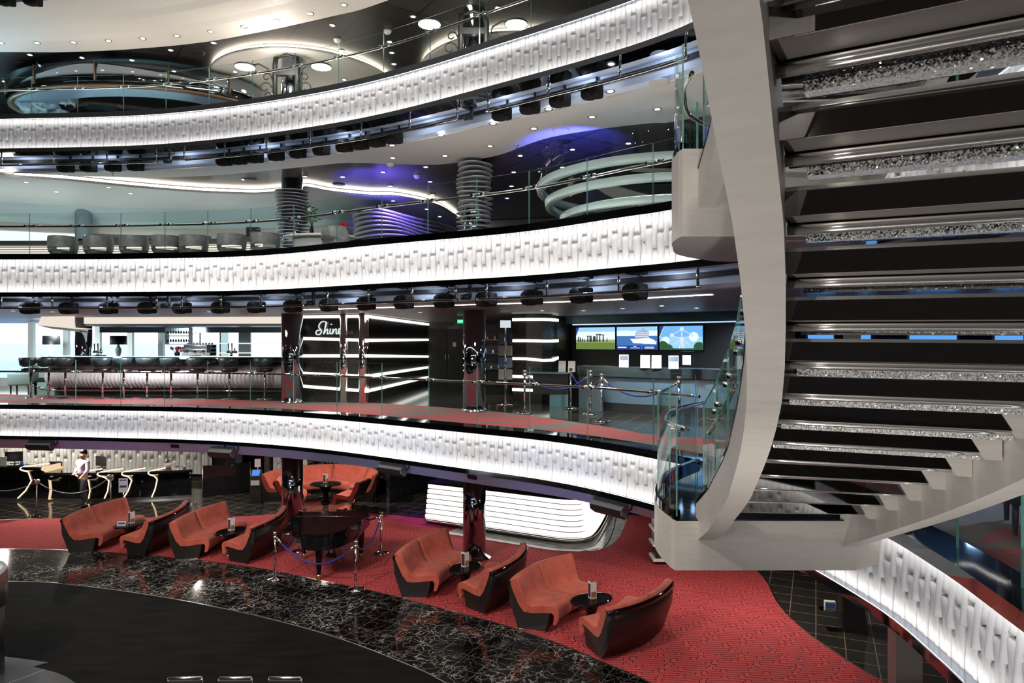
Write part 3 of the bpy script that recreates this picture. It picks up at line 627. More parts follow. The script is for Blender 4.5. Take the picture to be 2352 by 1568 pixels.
def flight(kmax, dz, lab, kglass, k0=0):
    t = thing('staircase', lab, 'staircase', (1.75, 5.82, zk(0) + dz))
    D = Vector((0, 0, dz))
    def bar(mb, k, u0, u1, sec):
        mb.loft([[sp(k, u, v, z) + D for v, z in sec] for u in [u0 + (u1 - u0) * i / 4 for i in range(5)]], True, True, False)
    # stringers
    for side, (ua, ub, zb, zt) in (('stringer', (-.15, -.005, -.16, .17)), ('stringer', (WID + .005, WID + .13, -.20, .22))):
        b = MB(); rings = []; n = int((kmax + .6 - (k0 - .45)) / .25)
        for i in range(n + 1):
            k = k0 - .45 + .25 * i
            zoff = Vector((0, 0, 0))
            rings.append([sp(k, u, 0, 0) + Vector((0, 0, z)) + D + zoff for u, z in ((ua, zb), (ub, zb), (ub, zt), (ua, zt))])
        b.loft(rings, True, True, False); b.build(side, m_beige, t, True)
    b = MB(); rings = []
    for i in range(int((kmax + .9) / .25) + 1):
        k = -.3 + .25 * i; rings.append([sp(k, u, 0, 0) + Vector((0, 0, z)) + D for u, z in ((-.155, .172), (-.04, .172), (-.04, .195), (-.155, .195))])
    b.loft(rings, True, True, False); b.build('stringer_cap', m_blackgloss, t, True)
    for k in range(1, kmax + 1):
        b = MB(); bar(b, k, 0, WID, ((.0, .03), (.145, .03), (.145, .118), (-.165, .118), (-.165, .075), (.0, .075)))
        tr = b.build('tread', m_tread, t, True)
        b = MB(); bar(b, k, .01, WID - .01, ((.01, .028), (.143, .028), (.143, .0295), (.01, .0295))); b.build('underside_plate', m_under, tr, t)
        b = MB(); b.tube([sp(k, WID * i / 6, .0, .008) + D for i in range(7)], .019, 10); b.build('chrome_bead', m_bead, tr, t)
        b = MB(); bar(b, k, 0, WID, ((.143, .106), (.151, .106), (.151, .119), (.143, .119))); b.build('edge_strip', m_bead, tr, t)
        b = MB(); bar(b, k, .0, WID, ((-.095, .005), (-.005, .025), (-.005, .07), (-.095, .07))); b.build('glass_bed', m_blackgloss, tr, t)
        b = MB(); zc = -.045 if 6 <= k <= 9 else -.022; bar(b, k, .05, WID - .02, ((-.165, zc), (-.098, zc), (-.098, .035), (-.165, .035))); b.build('crystal_infill', m_crystal, tr, t)
        b = MB(); b.loft([[sp(k, u, v, z) + D for u, z in ((WID - .06, -.004), (WID + .012, -.004), (WID + .012, .119), (WID - .13, .119))] for v in (.10, .157)], True, True, False); b.build('bracket', m_beige, t, True)
    # glass guard on the outer stringer
    ks = [-.35 + (kglass + .35) * i / 6 for i in range(7)]
    for a, c in zip(ks[:-1], ks[1:]):
        mb = MB(); kk = [a + .03 + (c - a - .06) * i / 6 for i in range(7)]
        for u in (-.10, -.085): mb.loft([[sp(k, u, 0, .17) + D, sp(k, u, 0, 1.02) + D] for k in kk], False, False, True)
        mb.m = 1
        for k in (kk[0], kk[-1]): mb.quad(sp(k, -.10, 0, .17) + D, sp(k, -.085, 0, .17) + D, sp(k, -.085, 0, 1.02) + D, sp(k, -.10, 0, 1.02) + D)
        mb.loft([[sp(k, -.10, 0, 1.02) + D, sp(k, -.085, 0, 1.02) + D] for k in kk], False, False, False)
        mb.build('glass_panel', [m_glass, m_edge], t, True)
    b = MB(); b.tube([sp(-.5 + (kglass + .6) * i / 40, -.03, 0, .80) + D for i in range(41)], .022, 10); b.build('handrail', m_chrome, t, True)
    for k in ks[1:-1]:
        b = MB()
        for d in (-.22, .22): b.tube([sp(k + d, -.12, 0, .80) + D, sp(k + d, -.03, 0, .80) + D], .022, 8)
        b.tube([sp(k - .22, -.03, 0, .80) + D, sp(k + .22, -.03, 0, .80) + D], .027, 8); b.build('rail_clamp', m_chrome, t, True)
    return t
flight(16, 0., 'curved staircase with white stringers and crystal filled treads rising from the landing', 9)
flight(9, 2.86, 'upper flight of the curved stairs starting from the rounded white upper landing', 8)
# landings
def landing(pts, z0, z1, name, lab, zglass, taper=0.):
    t = thing(name, lab, 'landing', (pts[0][0], pts[0][1], z0), kind='structure')
    b = MB(); b.poly(pts, z0, z1); b.build('landing_body', m_beige, t, True)
    return t
def arc_pts(P, n=8):
    return [tuple(p) for p in Curve(P, n).q]
lo = [(2.96, 5.88), (1.405, 5.88)] + arc_pts([(1.385, 5.95), (1.36, 6.25), (1.38, 6.6), (1.5, 7.1), (1.78, 7.8), (2.3, 8.55)]) + [(2.95, 8.2), (3.28, 6.9), (3.36, 6.1)]
landing(lo, 2.79, 3.215, 'stair_landing', 'white box shaped stair landing joining the middle gallery', 4.25)
hi = [(3.0, 5.88), (1.47, 5.88)] + arc_pts([(1.455, 5.98), (1.47, 6.25), (1.54, 6.55), (1.75, 7.15), (2.3, 7.7), (2.75, 7.72)]) + [(3.2, 7.0), (3.36, 6.1)]
landing(hi, 5.665, 6.42, 'stair_landing', 'rounded white landing block at the upper gallery', 7.4)
b = MB(); b.poly([(p[0] * .985 + .03, p[1]) for p in lo], 3.215, 3.225); tag(b.build('landing_top', m_blackgloss), 'glossy black landing floor', 'floor', kind='structure')
def landing_glass(P, z0, z1, zr, lab):
    cv = Curve(P); t = thing('glass_balustrade', lab, 'balustrade', (P[0][0], P[0][1], z0))
    n = 3
    for i in range(n):
        mb = MB(); us = [cv.L * (i + .015 + .97 * j / 8) / n for j in range(9)]
        for o in (0, .014): mb.loft([[cv.pt(u, o, z0), cv.pt(u, o, z1)] for u in us], False, False, True)
        mb.m = 1
        for u in (us[0], us[-1]): mb.quad(cv.pt(u, 0, z0), cv.pt(u, .014, z0), cv.pt(u, .014, z1), cv.pt(u, 0, z1))
        mb.build('glass_pane', [m_glass, m_edge], t, True)
    b = MB(); b.tube([cv.pt(cv.L * i / 30, -.07, zr) for i in range(31)], .021, 8); b.build('handrail', m_chrome, t, True)
    b = MB(); ribbon(b, cv, [(-.02, z0 - .03), (-.02, z0 + .06), (.035, z0 + .06), (.035, z0 - .03)], closed=True); b.build('base_rail', m_blackgloss, t, True)
gl = [(1.44, 5.92), (1.40, 6.25), (1.42, 6.6), (1.55, 7.1), (1.83, 7.8), (2.32, 8.5)]
landing_glass(gl, 3.24, 4.25, 4.0, 'curved glass guard with chrome rail on the lower stair landing')
gh = [(1.50, 5.95), (1.51, 6.25), (1.58, 6.55), (1.79, 7.12), (2.3, 7.66), (2.7, 7.68)]
landing_glass(gh, 6.43, 7.36, 7.1, 'curved glass guard on the rounded upper landing')
# straight support under the gallery edge at the foot
b = MB(); p = on(2165, 1530, 0.0); b.poly([(4.05, 7.2), (4.3, 7.15), (4.35, 7.4), (4.1, 7.45)], 0.0, 2.08); tag(b.build('column', m_beige), 'beige square post under the gallery edge', 'column', kind='structure')
# ================================================================ LOUNGE FURNITURE (lower floor)
ZC = .012
SEATP = [(-.02, .80), (.05, .83), (.115, .80), (.20, .60), (.275, .45), (.36, .405), (.56, .435), (.72, .44), (.79, .41), (.82, .34), (.80, .22), (.77, .15), (.72, .15), (.73, .22), (.735, .30), (.70, .335), (.56, .325), (.36, .30), (.23, .31), (.14, .42), (.05, .62)]
SHELLP = [(-.035, .74), (.02, .775), (.05, .62), (.14, .42), (.23, .31), (.36, .30), (.56, .325), (.66, .32), (.60, .03), (.13, .03), (-.01, .45)]
RAILP = [(-.05, .72), (-.035, .795), (.015, .80), (.0, .72)]
def sofa(near, far, facing, label, sag=.17, group='coral lounge sofas on the red carpet'):
    """banana sofa: near/far = ends of the back's top edge on plan; facing +1 = seat to the right of near->far"""
    a, b = Vector(near), Vector(far); mid = (a + b) / 2; d = b - a; L = d.length; rz = math.atan2(d.y, d.x)
    t = thing('lounge_sofa', label, 'sofa', (mid.x, mid.y, ZC), rz, group)
    Rr = (L * L / 4 + sag * sag) / (2 * sag); half = math.asin(L / 2 / Rr); sgn = -facing
    def P(th, y, z): rr = Rr - y; return Vector((rr * math.sin(th), sgn * (-(rr) * math.cos(th) + Rr - sag * 0.5), z))
    def sweep(mb, prof, t0, t1, n=14):
        mb.loft([[P(t0 + (t1 - t0) * i / n, y, z) for y, z in prof] for i in range(n + 1)], True, True, True)
    for i, (t0, t1) in enumerate(((-half, -.003), (.003, half))):
        b = MB(); sweep(b, SEATP, t0, t1, 9); b.build('cushion', m_coral, t)
    b = MB(); sweep(b, SHELLP, -half * .995, half * .995); b.build('back_shell', m_darkwood, t)
    b = MB(); sweep(b, RAILP, -half, half); b.build('top_rail', m_blackgloss, t)
    b = MB(); sweep(b, [(.15, 0), (.58, 0), (.58, .032), (.15, .032)], -half * .97, half * .97); b.build('plinth', m_chrome, t)
    return t
SOFAS = [((135, 1192), (277, 1144), 1, 'coral sofa at the window end of the row, facing the first oval table'),
         ((350, 1199), (440, 1151), -1, 'coral sofa turned its dark back to another sofa, first oval table before it'),
         ((380, 1204), (506, 1153), 1, 'coral sofa facing the second oval table, back to back with another sofa'),
         ((585, 1214), (666, 1163), -1, 'coral sofa with a curved dark back beside the grand piano'),
         ((898, 1275), (1013, 1214), 1, 'coral sofa between the grand piano and the oval table by the column'),
         ((1134, 1315), (1217, 1250), -1, 'coral sofa showing its dark end, behind the table by the column'),
         ((1163, 1332), (1299, 1271), 1, 'coral sofa facing the oval table closest to the stairs'),
         ((1403, 1407), (1553, 1337), -1, 'coral sofa with its black curved back to the open carpet near the stairs')]
for n, f_, fc, lab in SOFAS:
    sofa(on(n[0], n[1], .80).xy, on(f_[0], f_[1], .80).xy, fc, lab)
# oval tables with menus
OV = None
def oval_table(px, py, rz, label, sc=1.):
    global OV
    p = on(px, py, .52)
    if OV is None:
        OV = thing('side_table', label, 'table', group='black oval tables')
        b = MB(); b.lathe([(.40, .485), (.43, .492), (.435, .505), (.425, .52), (.39, .522)], n=40, sx=1.28, sy=.86); b.build('table_top', m_blackgloss, OV)
        b = MB(); b.lathe([(.20, .0), (.19, .02), (.10, .07), (.085, .16), (.11, .30), (.19, .42), (.34, .486)], n=32, sx=1.1, sy=.9); b.build('pedestal', m_blackgloss, OV)
        b = MB(); b.lathe([(.215, 0), (.215, .012), (.19, .022)], n=32, sx=1.1, sy=.9); b.build('foot_ring', m_chrome, OV); o = OV
    else: o = copy_tree(OV, label=label)
    o.location = (p.x, p.y, ZC); o.rotation_euler = (0, 0, rz); o.scale = (.70, .70, 1)
    return p
MN = None
def menu(p, rz, label):
    global MN
    if MN is None:
        MN = thing('menu_card', label, 'menu', group='folded menus on the oval tables')
        b = MB(); b.loft([[Vector((x, y, 0)), Vector((x, y, .27))] for x, y in ((-.075, .05), (0, -.02), (.075, .05), (.073, .053), (0, -.014), (-.073, .053))], False, False, False); b.build('card', m_paper, MN)
        b = MB(); b.add([(.006, -.0185, .02), (.070, .0425, .02), (.070, .0425, .11), (.006, -.0185, .11)], [(0, 1, 2, 3)]); b.build('picture', M('menu_photo', (.35, .16, .07), .4), MN)
        b = MB(); b.add([(-.070, .0425, .02), (-.006, -.0185, .02), (-.006, -.0185, .24), (-.070, .0425, .24)], [(0, 1, 2, 3)]); b.build('dark_page', M('menu_maroon', (.10, .03, .035), .4), MN); o = MN
    else: o = copy_tree(MN, label=label)
    o.location = (p.x, p.y, p.z + .014); o.rotation_euler = (0, 0, rz); return o
TB = [(300, 1203, 62, 'black oval pedestal table at the window end between facing sofas', 'upright folded menu on the oval table at the window end'),
      (530, 1219, 62, 'black oval pedestal table before the sofa beside the piano', 'upright folded menu on the oval table before the piano sofa'),
      (1068, 1303, 58, 'black oval pedestal table next to the mirrored column', 'upright folded menu on the oval table by the mirrored column'),
      (1358, 1376, 30, 'black oval pedestal table closest to the staircase landing', 'upright folded menu on the oval table closest to the stairs')]
for x, y, rz, l1, l2 in TB:
    p = oval_table(x, y, R(rz), l1); menu(p, R(rz - 55), l2)
q = on(280, 1206, .53); b = MB(); b.loft([[q + Vector((x, y, z)) for x in (-.10, .10)] for y, z in ((-.03, .002), (.0, .09), (.03, .002))], False, False, False)
b.m = 1; b.add([q + Vector((x, y, z)) for x, y, z in ((-.08, -.026, .028), (.08, -.026, .028), (.08, -.011, .068), (-.08, -.011, .068))], [(0, 1, 2, 3)])
tag(b.build('table_sign', [m_paper, m_navy]), 'small tent sign with a navy panel lying by the window end menu', 'sign')

# ---------------------------------------------------------------- grand piano (tail towards the dance floor)
PX, PY = -3.93, 15.10
pn = thing('grand_piano', 'black grand piano with closed lid inside blue ropes', 'piano', (PX, PY, ZC))
def pianocurve(o=0.):
    pts = [(.74, 0), (.74, -.55), (.70, -1.0), (.60, -1.45), (.42, -1.78), (.16, -1.92), (-.10, -1.86), (-.28, -1.62), (-.36, -1.30), (-.48, -1.02), (-.68, -.82), (-.76, -.60), (-.75, -.30), (-.75, 0)]
    q = [Vector((p.x, p.y * .92)) for p in Curve(pts, 6).q]; c = Vector((0, -.8)); return [p + (p - c).normalized() * o for p in q]
b = MB(); b.poly(pianocurve(), .66, .955); b.build('case', m_blackgloss, pn)
lid = MB(); lid.poly([p for p in pianocurve(.02) if p.y < -.40] , .955, .985); lid.build('lid', m_blackgloss, pn)
lid = MB(); lid.poly([(-.77, -.405), (.76, -.405), (.76, .02), (-.77, .02)], .957, .983); lid.build('front_lid', m_blackgloss, pn)
b = MB(); b.tube([(-.76, -.40, .985), (.75, -.40, .985)], .006, 6); b.build('lid_hinge', m_chrome, pn)
b = MB(); b.box((0, .12, .68), (1.46, .24, .10)); b.build('key_bed', m_blackgloss, pn)
b = MB(); b.box((0, .14, .74), (1.24, .15, .02)); b.build('keys', M('ivory', (.8, .78, .7), .3), pn)
for sx in (-1, 1):
    b = MB(); b.rbox((sx * .69, .12, .78), (.09, .24, .16), .02); b.build('key_cheek', m_blackgloss, pn)
b = MB(); b.box((0, -.9, .62), (1.1, .12, .09)); b.box((0.0, -.1, .62), (1.3, .12, .09)); b.build('beam', m_black, pn)
for x, y in ((-.62, -.15), (.62, -.15), (.08, -1.50)):
    b = MB(); b.lathe([(.04, .10), (.045, .16), (.075, .50), (.085, .60), (.09, .67)], (x, y, 0), 6, smooth=False); lg = b.build('leg', m_blackgloss, pn)
    b = MB(); b.lathe([(.045, .06), (.045, .11)], (x, y, 0), 12); b.tube([(x - .03, y, .045), (x + .03, y, .045)], .042, 12); b.build('caster', m_gold, lg)
b = MB(); b.tube([(-.06, -.3, .62), (-.06, -.25, .12)], .015, 6); b.tube([(.06, -.3, .62), (.06, -.25, .12)], .015, 6); b.rbox((0, -.24, .10), (.22, .10, .08), .015); b.build('pedal_lyre', m_blackgloss, pn)
bn = thing('piano_bench', 'black piano bench behind the grand piano', 'bench', (PX + .15, PY + .72, ZC))
b = MB(); b.rbox((0, 0, .47), (.70, .34, .07), .025); b.build('seat', m_black, bn)
for x in (-.3, .3):
    for y in (-.13, .13):
        b = MB(); b.box((x, y, .22), (.04, .04, .44)); b.build('leg', m_blackgloss, bn)

# ---------------------------------------------------------------- chrome stanchions and ropes
STN = None
def stanchion(p, label, z=ZC, h=.93, group='chrome rope stanchions'):
    global STN
    if STN is None:
        STN = thing('rope_stanchion', label, 'stanchion', group=group)
        b = MB(); b.lathe([(.175, 0), (.178, .012), (.165, .026), (.05, .04), (.028, .06)], n=32); b.build('base', m_chrome, STN)
        b = MB(); b.lathe([(.024, .05), (.024, .86)], n=14); b.build('pole', m_chrome, STN)
        b = MB(); b.lathe([(.024, .80), (.04, .805), (.04, .85), (.026, .855), (.026, .875), (.04, .885), (.042, .925), (.03, .94)], n=16); b.build('finial', m_chrome, STN); o = STN
    else: o = copy_tree(STN, label=label, group=group)
    o.location = (p[0], p[1], z); return Vector((p[0], p[1], z + .82))
def rope(a, b, sag, label, m=None, r=.017, group='blue barrier ropes'):
    t = thing('barrier_rope', label, 'rope', tuple(a), group=group); pts = []
    d = (b - a); sd = d.normalized() * .04; a2, b2 = a + sd, b - sd
    for i in range(25):
        q = i / 24; p = a2.lerp(b2, q); pts.append(p - Vector((0, 0, 4 * sag * q * (1 - q))))
    mb = MB(); mb.tube(pts[1:-1], r, 8); mb.build('cord', m or m_rope, t, True)
    for e, (p, q) in enumerate(((pts[0], pts[2]), (pts[-1], pts[-3]))):
        mb = MB(); mb.tube([p, p.lerp(q, .9)], r * 1.35, 8); mb.build('hook', m_chrome, t, True)
    return t
g1 = [on(632, 1330, 0), on(817, 1355, 0), on(875, 1271, 0), on(689, 1266, 0)]
st = [stanchion(p, l) for p, l in zip(g1, ('chrome stanchion on the marble between the dark sofa back and the piano', 'chrome stanchion on the marble before the piano, between piano and single sofa', 'chrome stanchion on the carpet behind the piano, nearer the mirrored column', 'chrome stanchion half hidden behind the dark sofa back and the piano'))]
rope(st[0], st[1], .42, 'blue rope sagging across the tail of the piano')
rope(st[1], st[2], .30, 'blue rope along the straight side of the piano')
rope(st[2], st[3], .20, 'blue rope running behind the piano')
rope(st[3], st[0], .42, 'blue rope between piano and the dark sofa back')

# ---------------------------------------------------------------- back banquette corner
def banquette():
    c = Vector((-5.72, 20.35)); t = thing('curved_banquette', 'large half round coral banquette against the back wall', 'banquette', (c.x, c.y, 0))
    Rb = 1.72; n = 4; a0, a1 = R(-8), R(188)
    def P(a, y, z): return Vector(((Rb - y) * math.cos(a), (Rb - y) * math.sin(a) * .95, z))
    for i in range(n):
        b = MB(); t0, t1 = a0 + (a1 - a0) * i / n + .004, a0 + (a1 - a0) * (i + 1) / n - .004
        b.loft([[P(t0 + (t1 - t0) * k / 10, y, z) for y, z in SEATP] for k in range(11)], True, True, True); b.build('cushion', m_coral, t)
    b = MB(); b.loft([[P(a0 + (a1 - a0) * k / 40, y, z) for y, z in SHELLP] for k in range(41)], True, True, False); b.build('base_shell', m_darkwood, t)
    b = MB(); b.loft([[P(a0 + (a1 - a0) * k / 40, y, z) for y, z in ((.1, 0), (.58, 0), (.58, .03), (.1, .03))] for k in range(41)], True, True, False); b.build('plinth', m_chrome, t)
banquette()
def lounge_chair(px, py, rz, label):
    p = on(px, py, 0); t = thing('lounge_chair', label, 'chair', (p.x, p.y, 0), rz, 'coral lounge chairs')
    b = MB(); b.loft([[Vector((x, y - .4, z)) for y, z in SEATP] for x in (-.33, -.30, .30, .33)], True, True, True); b.build('seat', m_coral, t)
    b = MB(); b.loft([[Vector((x, y - .4, z)) for y, z in RAILP] for x in (-.33, .33)], True, True, False); b.loft([[Vector((x, y - .42, z)) for y, z in ((-.03, .74), (.0, .74), (.21, .36), (.18, .36))] for x in (-.33, .33)], True, True, False); b.build('back_shell', m_darkwood, t)
    b = MB(); b.tube([(0, -.05, .33), (0, -.05, .03)], .05, 12); b.box((0, 0, .015), (.62, .62, .03)); b.build('base_plate', m_chrome, t)
lounge_chair(808, 1167, R(75), 'coral lounge chair with its back to the dark doorway wall')
lounge_chair(668, 1163, R(-80), 'coral lounge chair half hidden behind the mirrored column')
p = on(748, 1152, 0)
o = copy_tree(OV, loc=(p.x, p.y, 0), rz=0, label='black round table inside the curved banquette'); o.scale = (.85, 1.1, 1.05)
menu(Vector((p.x, p.y, .548)), R(20), 'upright folded menu on the table inside the banquette')

# ---------------------------------------------------------------- lit white counter below the gallery
lc = thing('lit_counter', 'white counter of glowing stacked bands with rounded corner', 'counter', (0, 18, 0))
cc = Curve([(-2.2, 18.0), (-.7, 17.25), (.6, 16.55), (1.25, 16.22), (1.62, 16.25), (1.82, 16.6), (2.1, 17.5), (2.5, 19.0)])
for i in range(7):
    z0 = .15 + i * .125; o = .16 - .022 * i
    b = MB(); ribbon(b, cc, [(o + .05, z0), (-.16 + .022 * i, z0 + .005), (-.16 + .022 * i, z0 + .095), (o + .05, z0 + .10)], step=.1); b.build('lit_band', m_band, lc, True)
b = MB(); ribbon(b, cc, [(-.10, .13), (.06, 1.03)], step=.1); b.build('dark_core', m_darkwood, lc, True)
b = MB(); ribbon(b, cc, [(-.18, .06), (-.20, .14), (.1, .14)], step=.1); ribbon(b, cc, [(-.10, .0), (-.12, .06), (-.16, .06)], step=.1); b.build('kick_plate', m_chrome, lc, True)
b = MB(); b.tube([cc.pt(cc.L * i / 60, -.27, .11) for i in range(61)], .022, 8); b.build('foot_rail', m_chrome, lc, True)
b = MB(); ribbon(b, cc, [(-.12, 1.03), (-.12, 1.07), (.5, 1.07), (.5, 1.03)], step=.1); b.build('counter_top', m_blackgloss, lc, True)
f = MB(); f.poly([tuple(p) for p in cc.line(-.75, 1.0)] + [tuple(p) for p in cc.line(.6, 1.0)][::-1], 0.0, .016); struct(f.build('marble_apron_floor', m_whitemarble), 'grey white marble apron around the lit counter')

# ---------------------------------------------------------------- reception desk
dk = thing('reception_desk', 'long black reception desk with amber light lines', 'desk', (-12, 20.5, 0))
dc = Curve([(-18.5, 20.2), (-16, 20.35), (-14.6, 20.3), (-13.2, 20.25), (-11.4, 20.35), (-10.1, 20.65), (-9.75, 20.8)])
ua = .0; um = dc.at_px(108, 0)
def deskpart(u0, u1, zt, nm):
    b = MB(); ribbon(b, dc, [(.10, .08), (.16, .30), (.12, .60), (-.02, zt - .16), (-.16, zt - .09), (-.20, zt - .05), (-.17, zt), (.62, zt), (.62, .05)], u0, u1); b.build(nm, m_blackgloss, dk, True)
deskpart(ua, um, 1.06, 'raised_counter'); deskpart(um, dc.L, .90, 'low_counter')
b = MB(); ribbon(b, dc, [(.14, 0), (.14, .08)], 0, dc.L); b.build('kick_plate', m_steel, dk, True)
for x, zt, lean in ((58, 1.06, -.20), (183, .90, .12), (232, .90, .02), (287, .90, -.06), (345, .90, .0)):
    u = dc.at_px(x, 0); b = MB(); pts = []
    for o, z, q in ((.45, zt + .006, .42), (-.10, zt + .006, .06), (-.185, zt - .02, 0), (-.205, zt - .05, 0), (-.17, zt - .095, .03), (-.03, zt - .165, .12), (.105, .60, .17 + lean * .3), (.145, .30, .1 + lean), (.09, .08, .02 + lean * 1.6)): pts.append(dc.pt(u + q, o - .012, z))
    pts = [pts[0]] + [p for p in pts[1:]]
    b.tube(pts, .016, 6); b.build('light_line', m_deskled, dk, True)
u = um; b = MB(); prof = [(.62, 1.065), (-.17, 1.065), (-.215, 1.01), (-.17, .96), (.0, .88), (.10, .6), (.13, .3), (.08, .05), (.2, .05), (.24, .6), (.28, .86), (.62, .90)]
b.loft([[dc.pt(u + q, o, z) for o, z in prof] for q in (-.02, .05)], True, True, False); b.build('lit_end', emis('amber_end_panel', (1, .72, .45), .75), dk, True)
wl = Curve([(-19, 23.6), (-15.2, 23.6), (-10.2, 23.2)])
b = MB(); relief(b, wl, 1.75, 1.5, 0, wl.L, W=.13, deep=.09); struct(b.build('wall_reception', M('silver_relief_panel', (.60, .59, .56), .35, .1)), 'silver relief wall behind the reception desk')
lamp('AREA', (-14.5, 22.9, 1.98), 75, WARM, 8, .15, aim=(-14.5, 23.6, .8))
wall('wall_reception_base', (-19, 23.95), (-9.4, 23.6), 0, 2.05, m_darkwall, .1)
def scr(px, py, d, wd, ht, rz, label, zb):
    p = at(px, py, d); t = thing('computer_monitor', label, 'monitor', (p.x, p.y, zb), rz, 'reception computer monitors')
    b = MB(); b.rbox((0, 0, .06 + ht / 2), (wd, .035, ht), .012); b.build('screen_back', m_black, t)
    b = MB(); b.tube([(0, .03, .02), (0, .03, .12)], .02, 8); b.rbox((0, .03, .008), (.2, .14, .016), .006); b.build('stand', m_black, t)
scr(32, 1075, 20.75, .50, .30, R(8), 'black monitor on the raised end of the reception desk', 1.06)
scr(232, 1065, 20.8, .46, .30, R(-25), 'black monitor on the lower desk behind the walking person', .905)
scr(128, 1075, 20.8, .40, .14, R(0), 'low tilted screen at the step of the reception desk', .905)
q = at(5, 1090, 20.4); b = MB(); b.box((q.x, q.y, 1.19), (.26, .02, .26)); tag(b.build('counter_notice', m_paper), 'white notice standing on the reception desk end', 'sign')
q = at(50, 1075, 20.5); b = MB(); b.lathe([(.05, 1.06), (.03, 1.16)], (q.x, q.y, 0), 10); tag(b.build('blue_cup', M('blue_plastic', (.02, .08, .6), .4)), 'small blue cup on the reception desk', 'cup')
q = at(72, 1070, 20.6); b = MB(); b.box((q.x, q.y, 1.068), (.32, .24, .008), R(12)); tag(b.build('paper_stack', m_paper), 'white papers lying on the raised reception counter', 'papers')
# orchid
q = at(386, 1085, 20.9); orc = thing('white_orchid', 'white orchid in a pot on the reception desk end', 'plant', (q.x, q.y, .905)); orc.scale = (1.25, 1.25, 1.1)
b = MB(); b.lathe([(.06, 0), (.09, .08), (.095, .14), (.08, .14)], n=16); b.build('pot', m_pinkband, orc)
for i in range(3):
    b = MB(); a = i * 2.1; b.tube([(0, 0, .1), (.03 * math.cos(a), .03 * math.sin(a), .3), (.12 * math.cos(a), .08, .46), (.24 * math.cos(a), .05, .5)], .006, 5); b.build('stem', m_leaf, orc)
    for k in range(6):
        b = MB(); c = Vector((.26 * math.cos(a) * (k + 2) / 7, .05 + .03 * math.sin(k), .50 - .012 * k + .03 * (k % 2)))
        for j in range(5): b.ball(c + Vector((.028 * math.cos(j * 1.256), 0, .028 * math.sin(j * 1.256))), .022, 6, (1, .35, 1))
        b.build('blossom', m_petalwhite, orc)
for k in range(4):
    b = MB(); a = k * 1.57 + .4; b.loft([[Vector((r * math.cos(a) - w * math.sin(a), r * math.sin(a) + w * math.cos(a), z)) for w in (-ww, ww)] for r, z, ww in ((0, .13, .02), (.08, .19, .035), (.16, .17, .01))], False, False, True); b.build('leaf', m_leaf, orc)
# dark glass screen, kiosk and doorway by the desk
b = MB(); b.poly([(-9.5, 20.95), (-8.3, 21.6), (-8.27, 21.55), (-9.46, 20.9)], 0, .95)
sg = thing('dark_glass_screen', 'dark glass panel screen beside the reception desk', 'screen', (-8.9, 21.2, 0)); b.build('glass_panel', m_blackgloss, sg, True)
b = MB(); b.tube([(-9.48, 20.92, 0), (-9.48, 20.92, .97)], .02, 8); b.tube([(-8.9, 21.24, 0), (-8.9, 21.24, .97)], .012, 8); b.tube([(-8.28, 21.57, 0), (-8.28, 21.57, .97)], .02, 8); b.build('post', m_steel, sg, True)
b = MB(); b.poly([(-8.9, 22.0), (-8.7, 22.0), (-8.7, 23.4), (-8.9, 23.4)], 0, 2.05); struct(b.build('wall_partition', m_darkwall))
f = MB(); f.poly([(-8.7, 21.9), (-7.8, 21.6), (-7.8, 25.5), (-8.7, 25.5)], 0, .006); struct(f.build('doormat_floor', M('grey_carpet', (.17, .155, .145), .9)))
kp = on(588, 1155, 0); ks = thing('touch_kiosk', 'slim black touch kiosk beside the curved banquette', 'kiosk', (kp.x, kp.y, 0), R(8))
b = MB(); b.loft([[Vector((sx * .15, y, z)) for y, z in ((-.12, 0), (.16, 0), (.16, .80), (.10, .98), (-.10, .80))] for sx in (-1, 1)], True, True, False); b.build('body', m_black, ks)
b = MB(); b.add([(-.11, -.085, .825), (.11, -.085, .825), (.11, .075, .968), (-.11, .075, .968)], [(0, 1, 2, 3)]); b.build('screen', emis('kiosk_screen', (.1, .3, .8), .8), ks)
b = MB(); b.box((0, -.126, .62), (.24, .012, .14)); b.build('label_plate', m_paper, ks)
b = MB(); b.box((.02, .12, 1.16), (.17, .012, .24)); b.tube([(.02, .125, .9), (.02, .125, 1.1)], .01, 6); b.build('notice', M('pink_notice', (.6, .5, .5), .6), ks)
b = MB(); b.poly([(-7.8, 21.5), (-7.66, 21.5), (-7.66, 22.9), (-7.8, 22.9)], 0, 2.05); struct(b.build('wall_pier', m_darkwall))
cw = Curve([(-7.6, 21.7), (-7.2, 22.1), (-6.7, 22.32)]); b = MB(); relief(b, cw, 1.9, 1.6, 0, cw.L, W=.13, deep=.07); struct(b.build('wall_relief_pier', bpy.data.materials['silver_relief_panel']))
b = MB(); b.poly([(-6.9, 22.35), (-3.9, 22.35), (-3.9, 22.5), (-6.9, 22.5)], 0, 2.05); struct(b.build('wall_marble', m_marble), 'dark veined marble wall above the banquette')
b = MB(); b.poly([(-3.85, 20.9), (-3.75, 20.9), (-1.4, 25.5), (-1.5, 25.5)], 0, 2.05); struct(b.build('wall_corridor', m_darkwall))
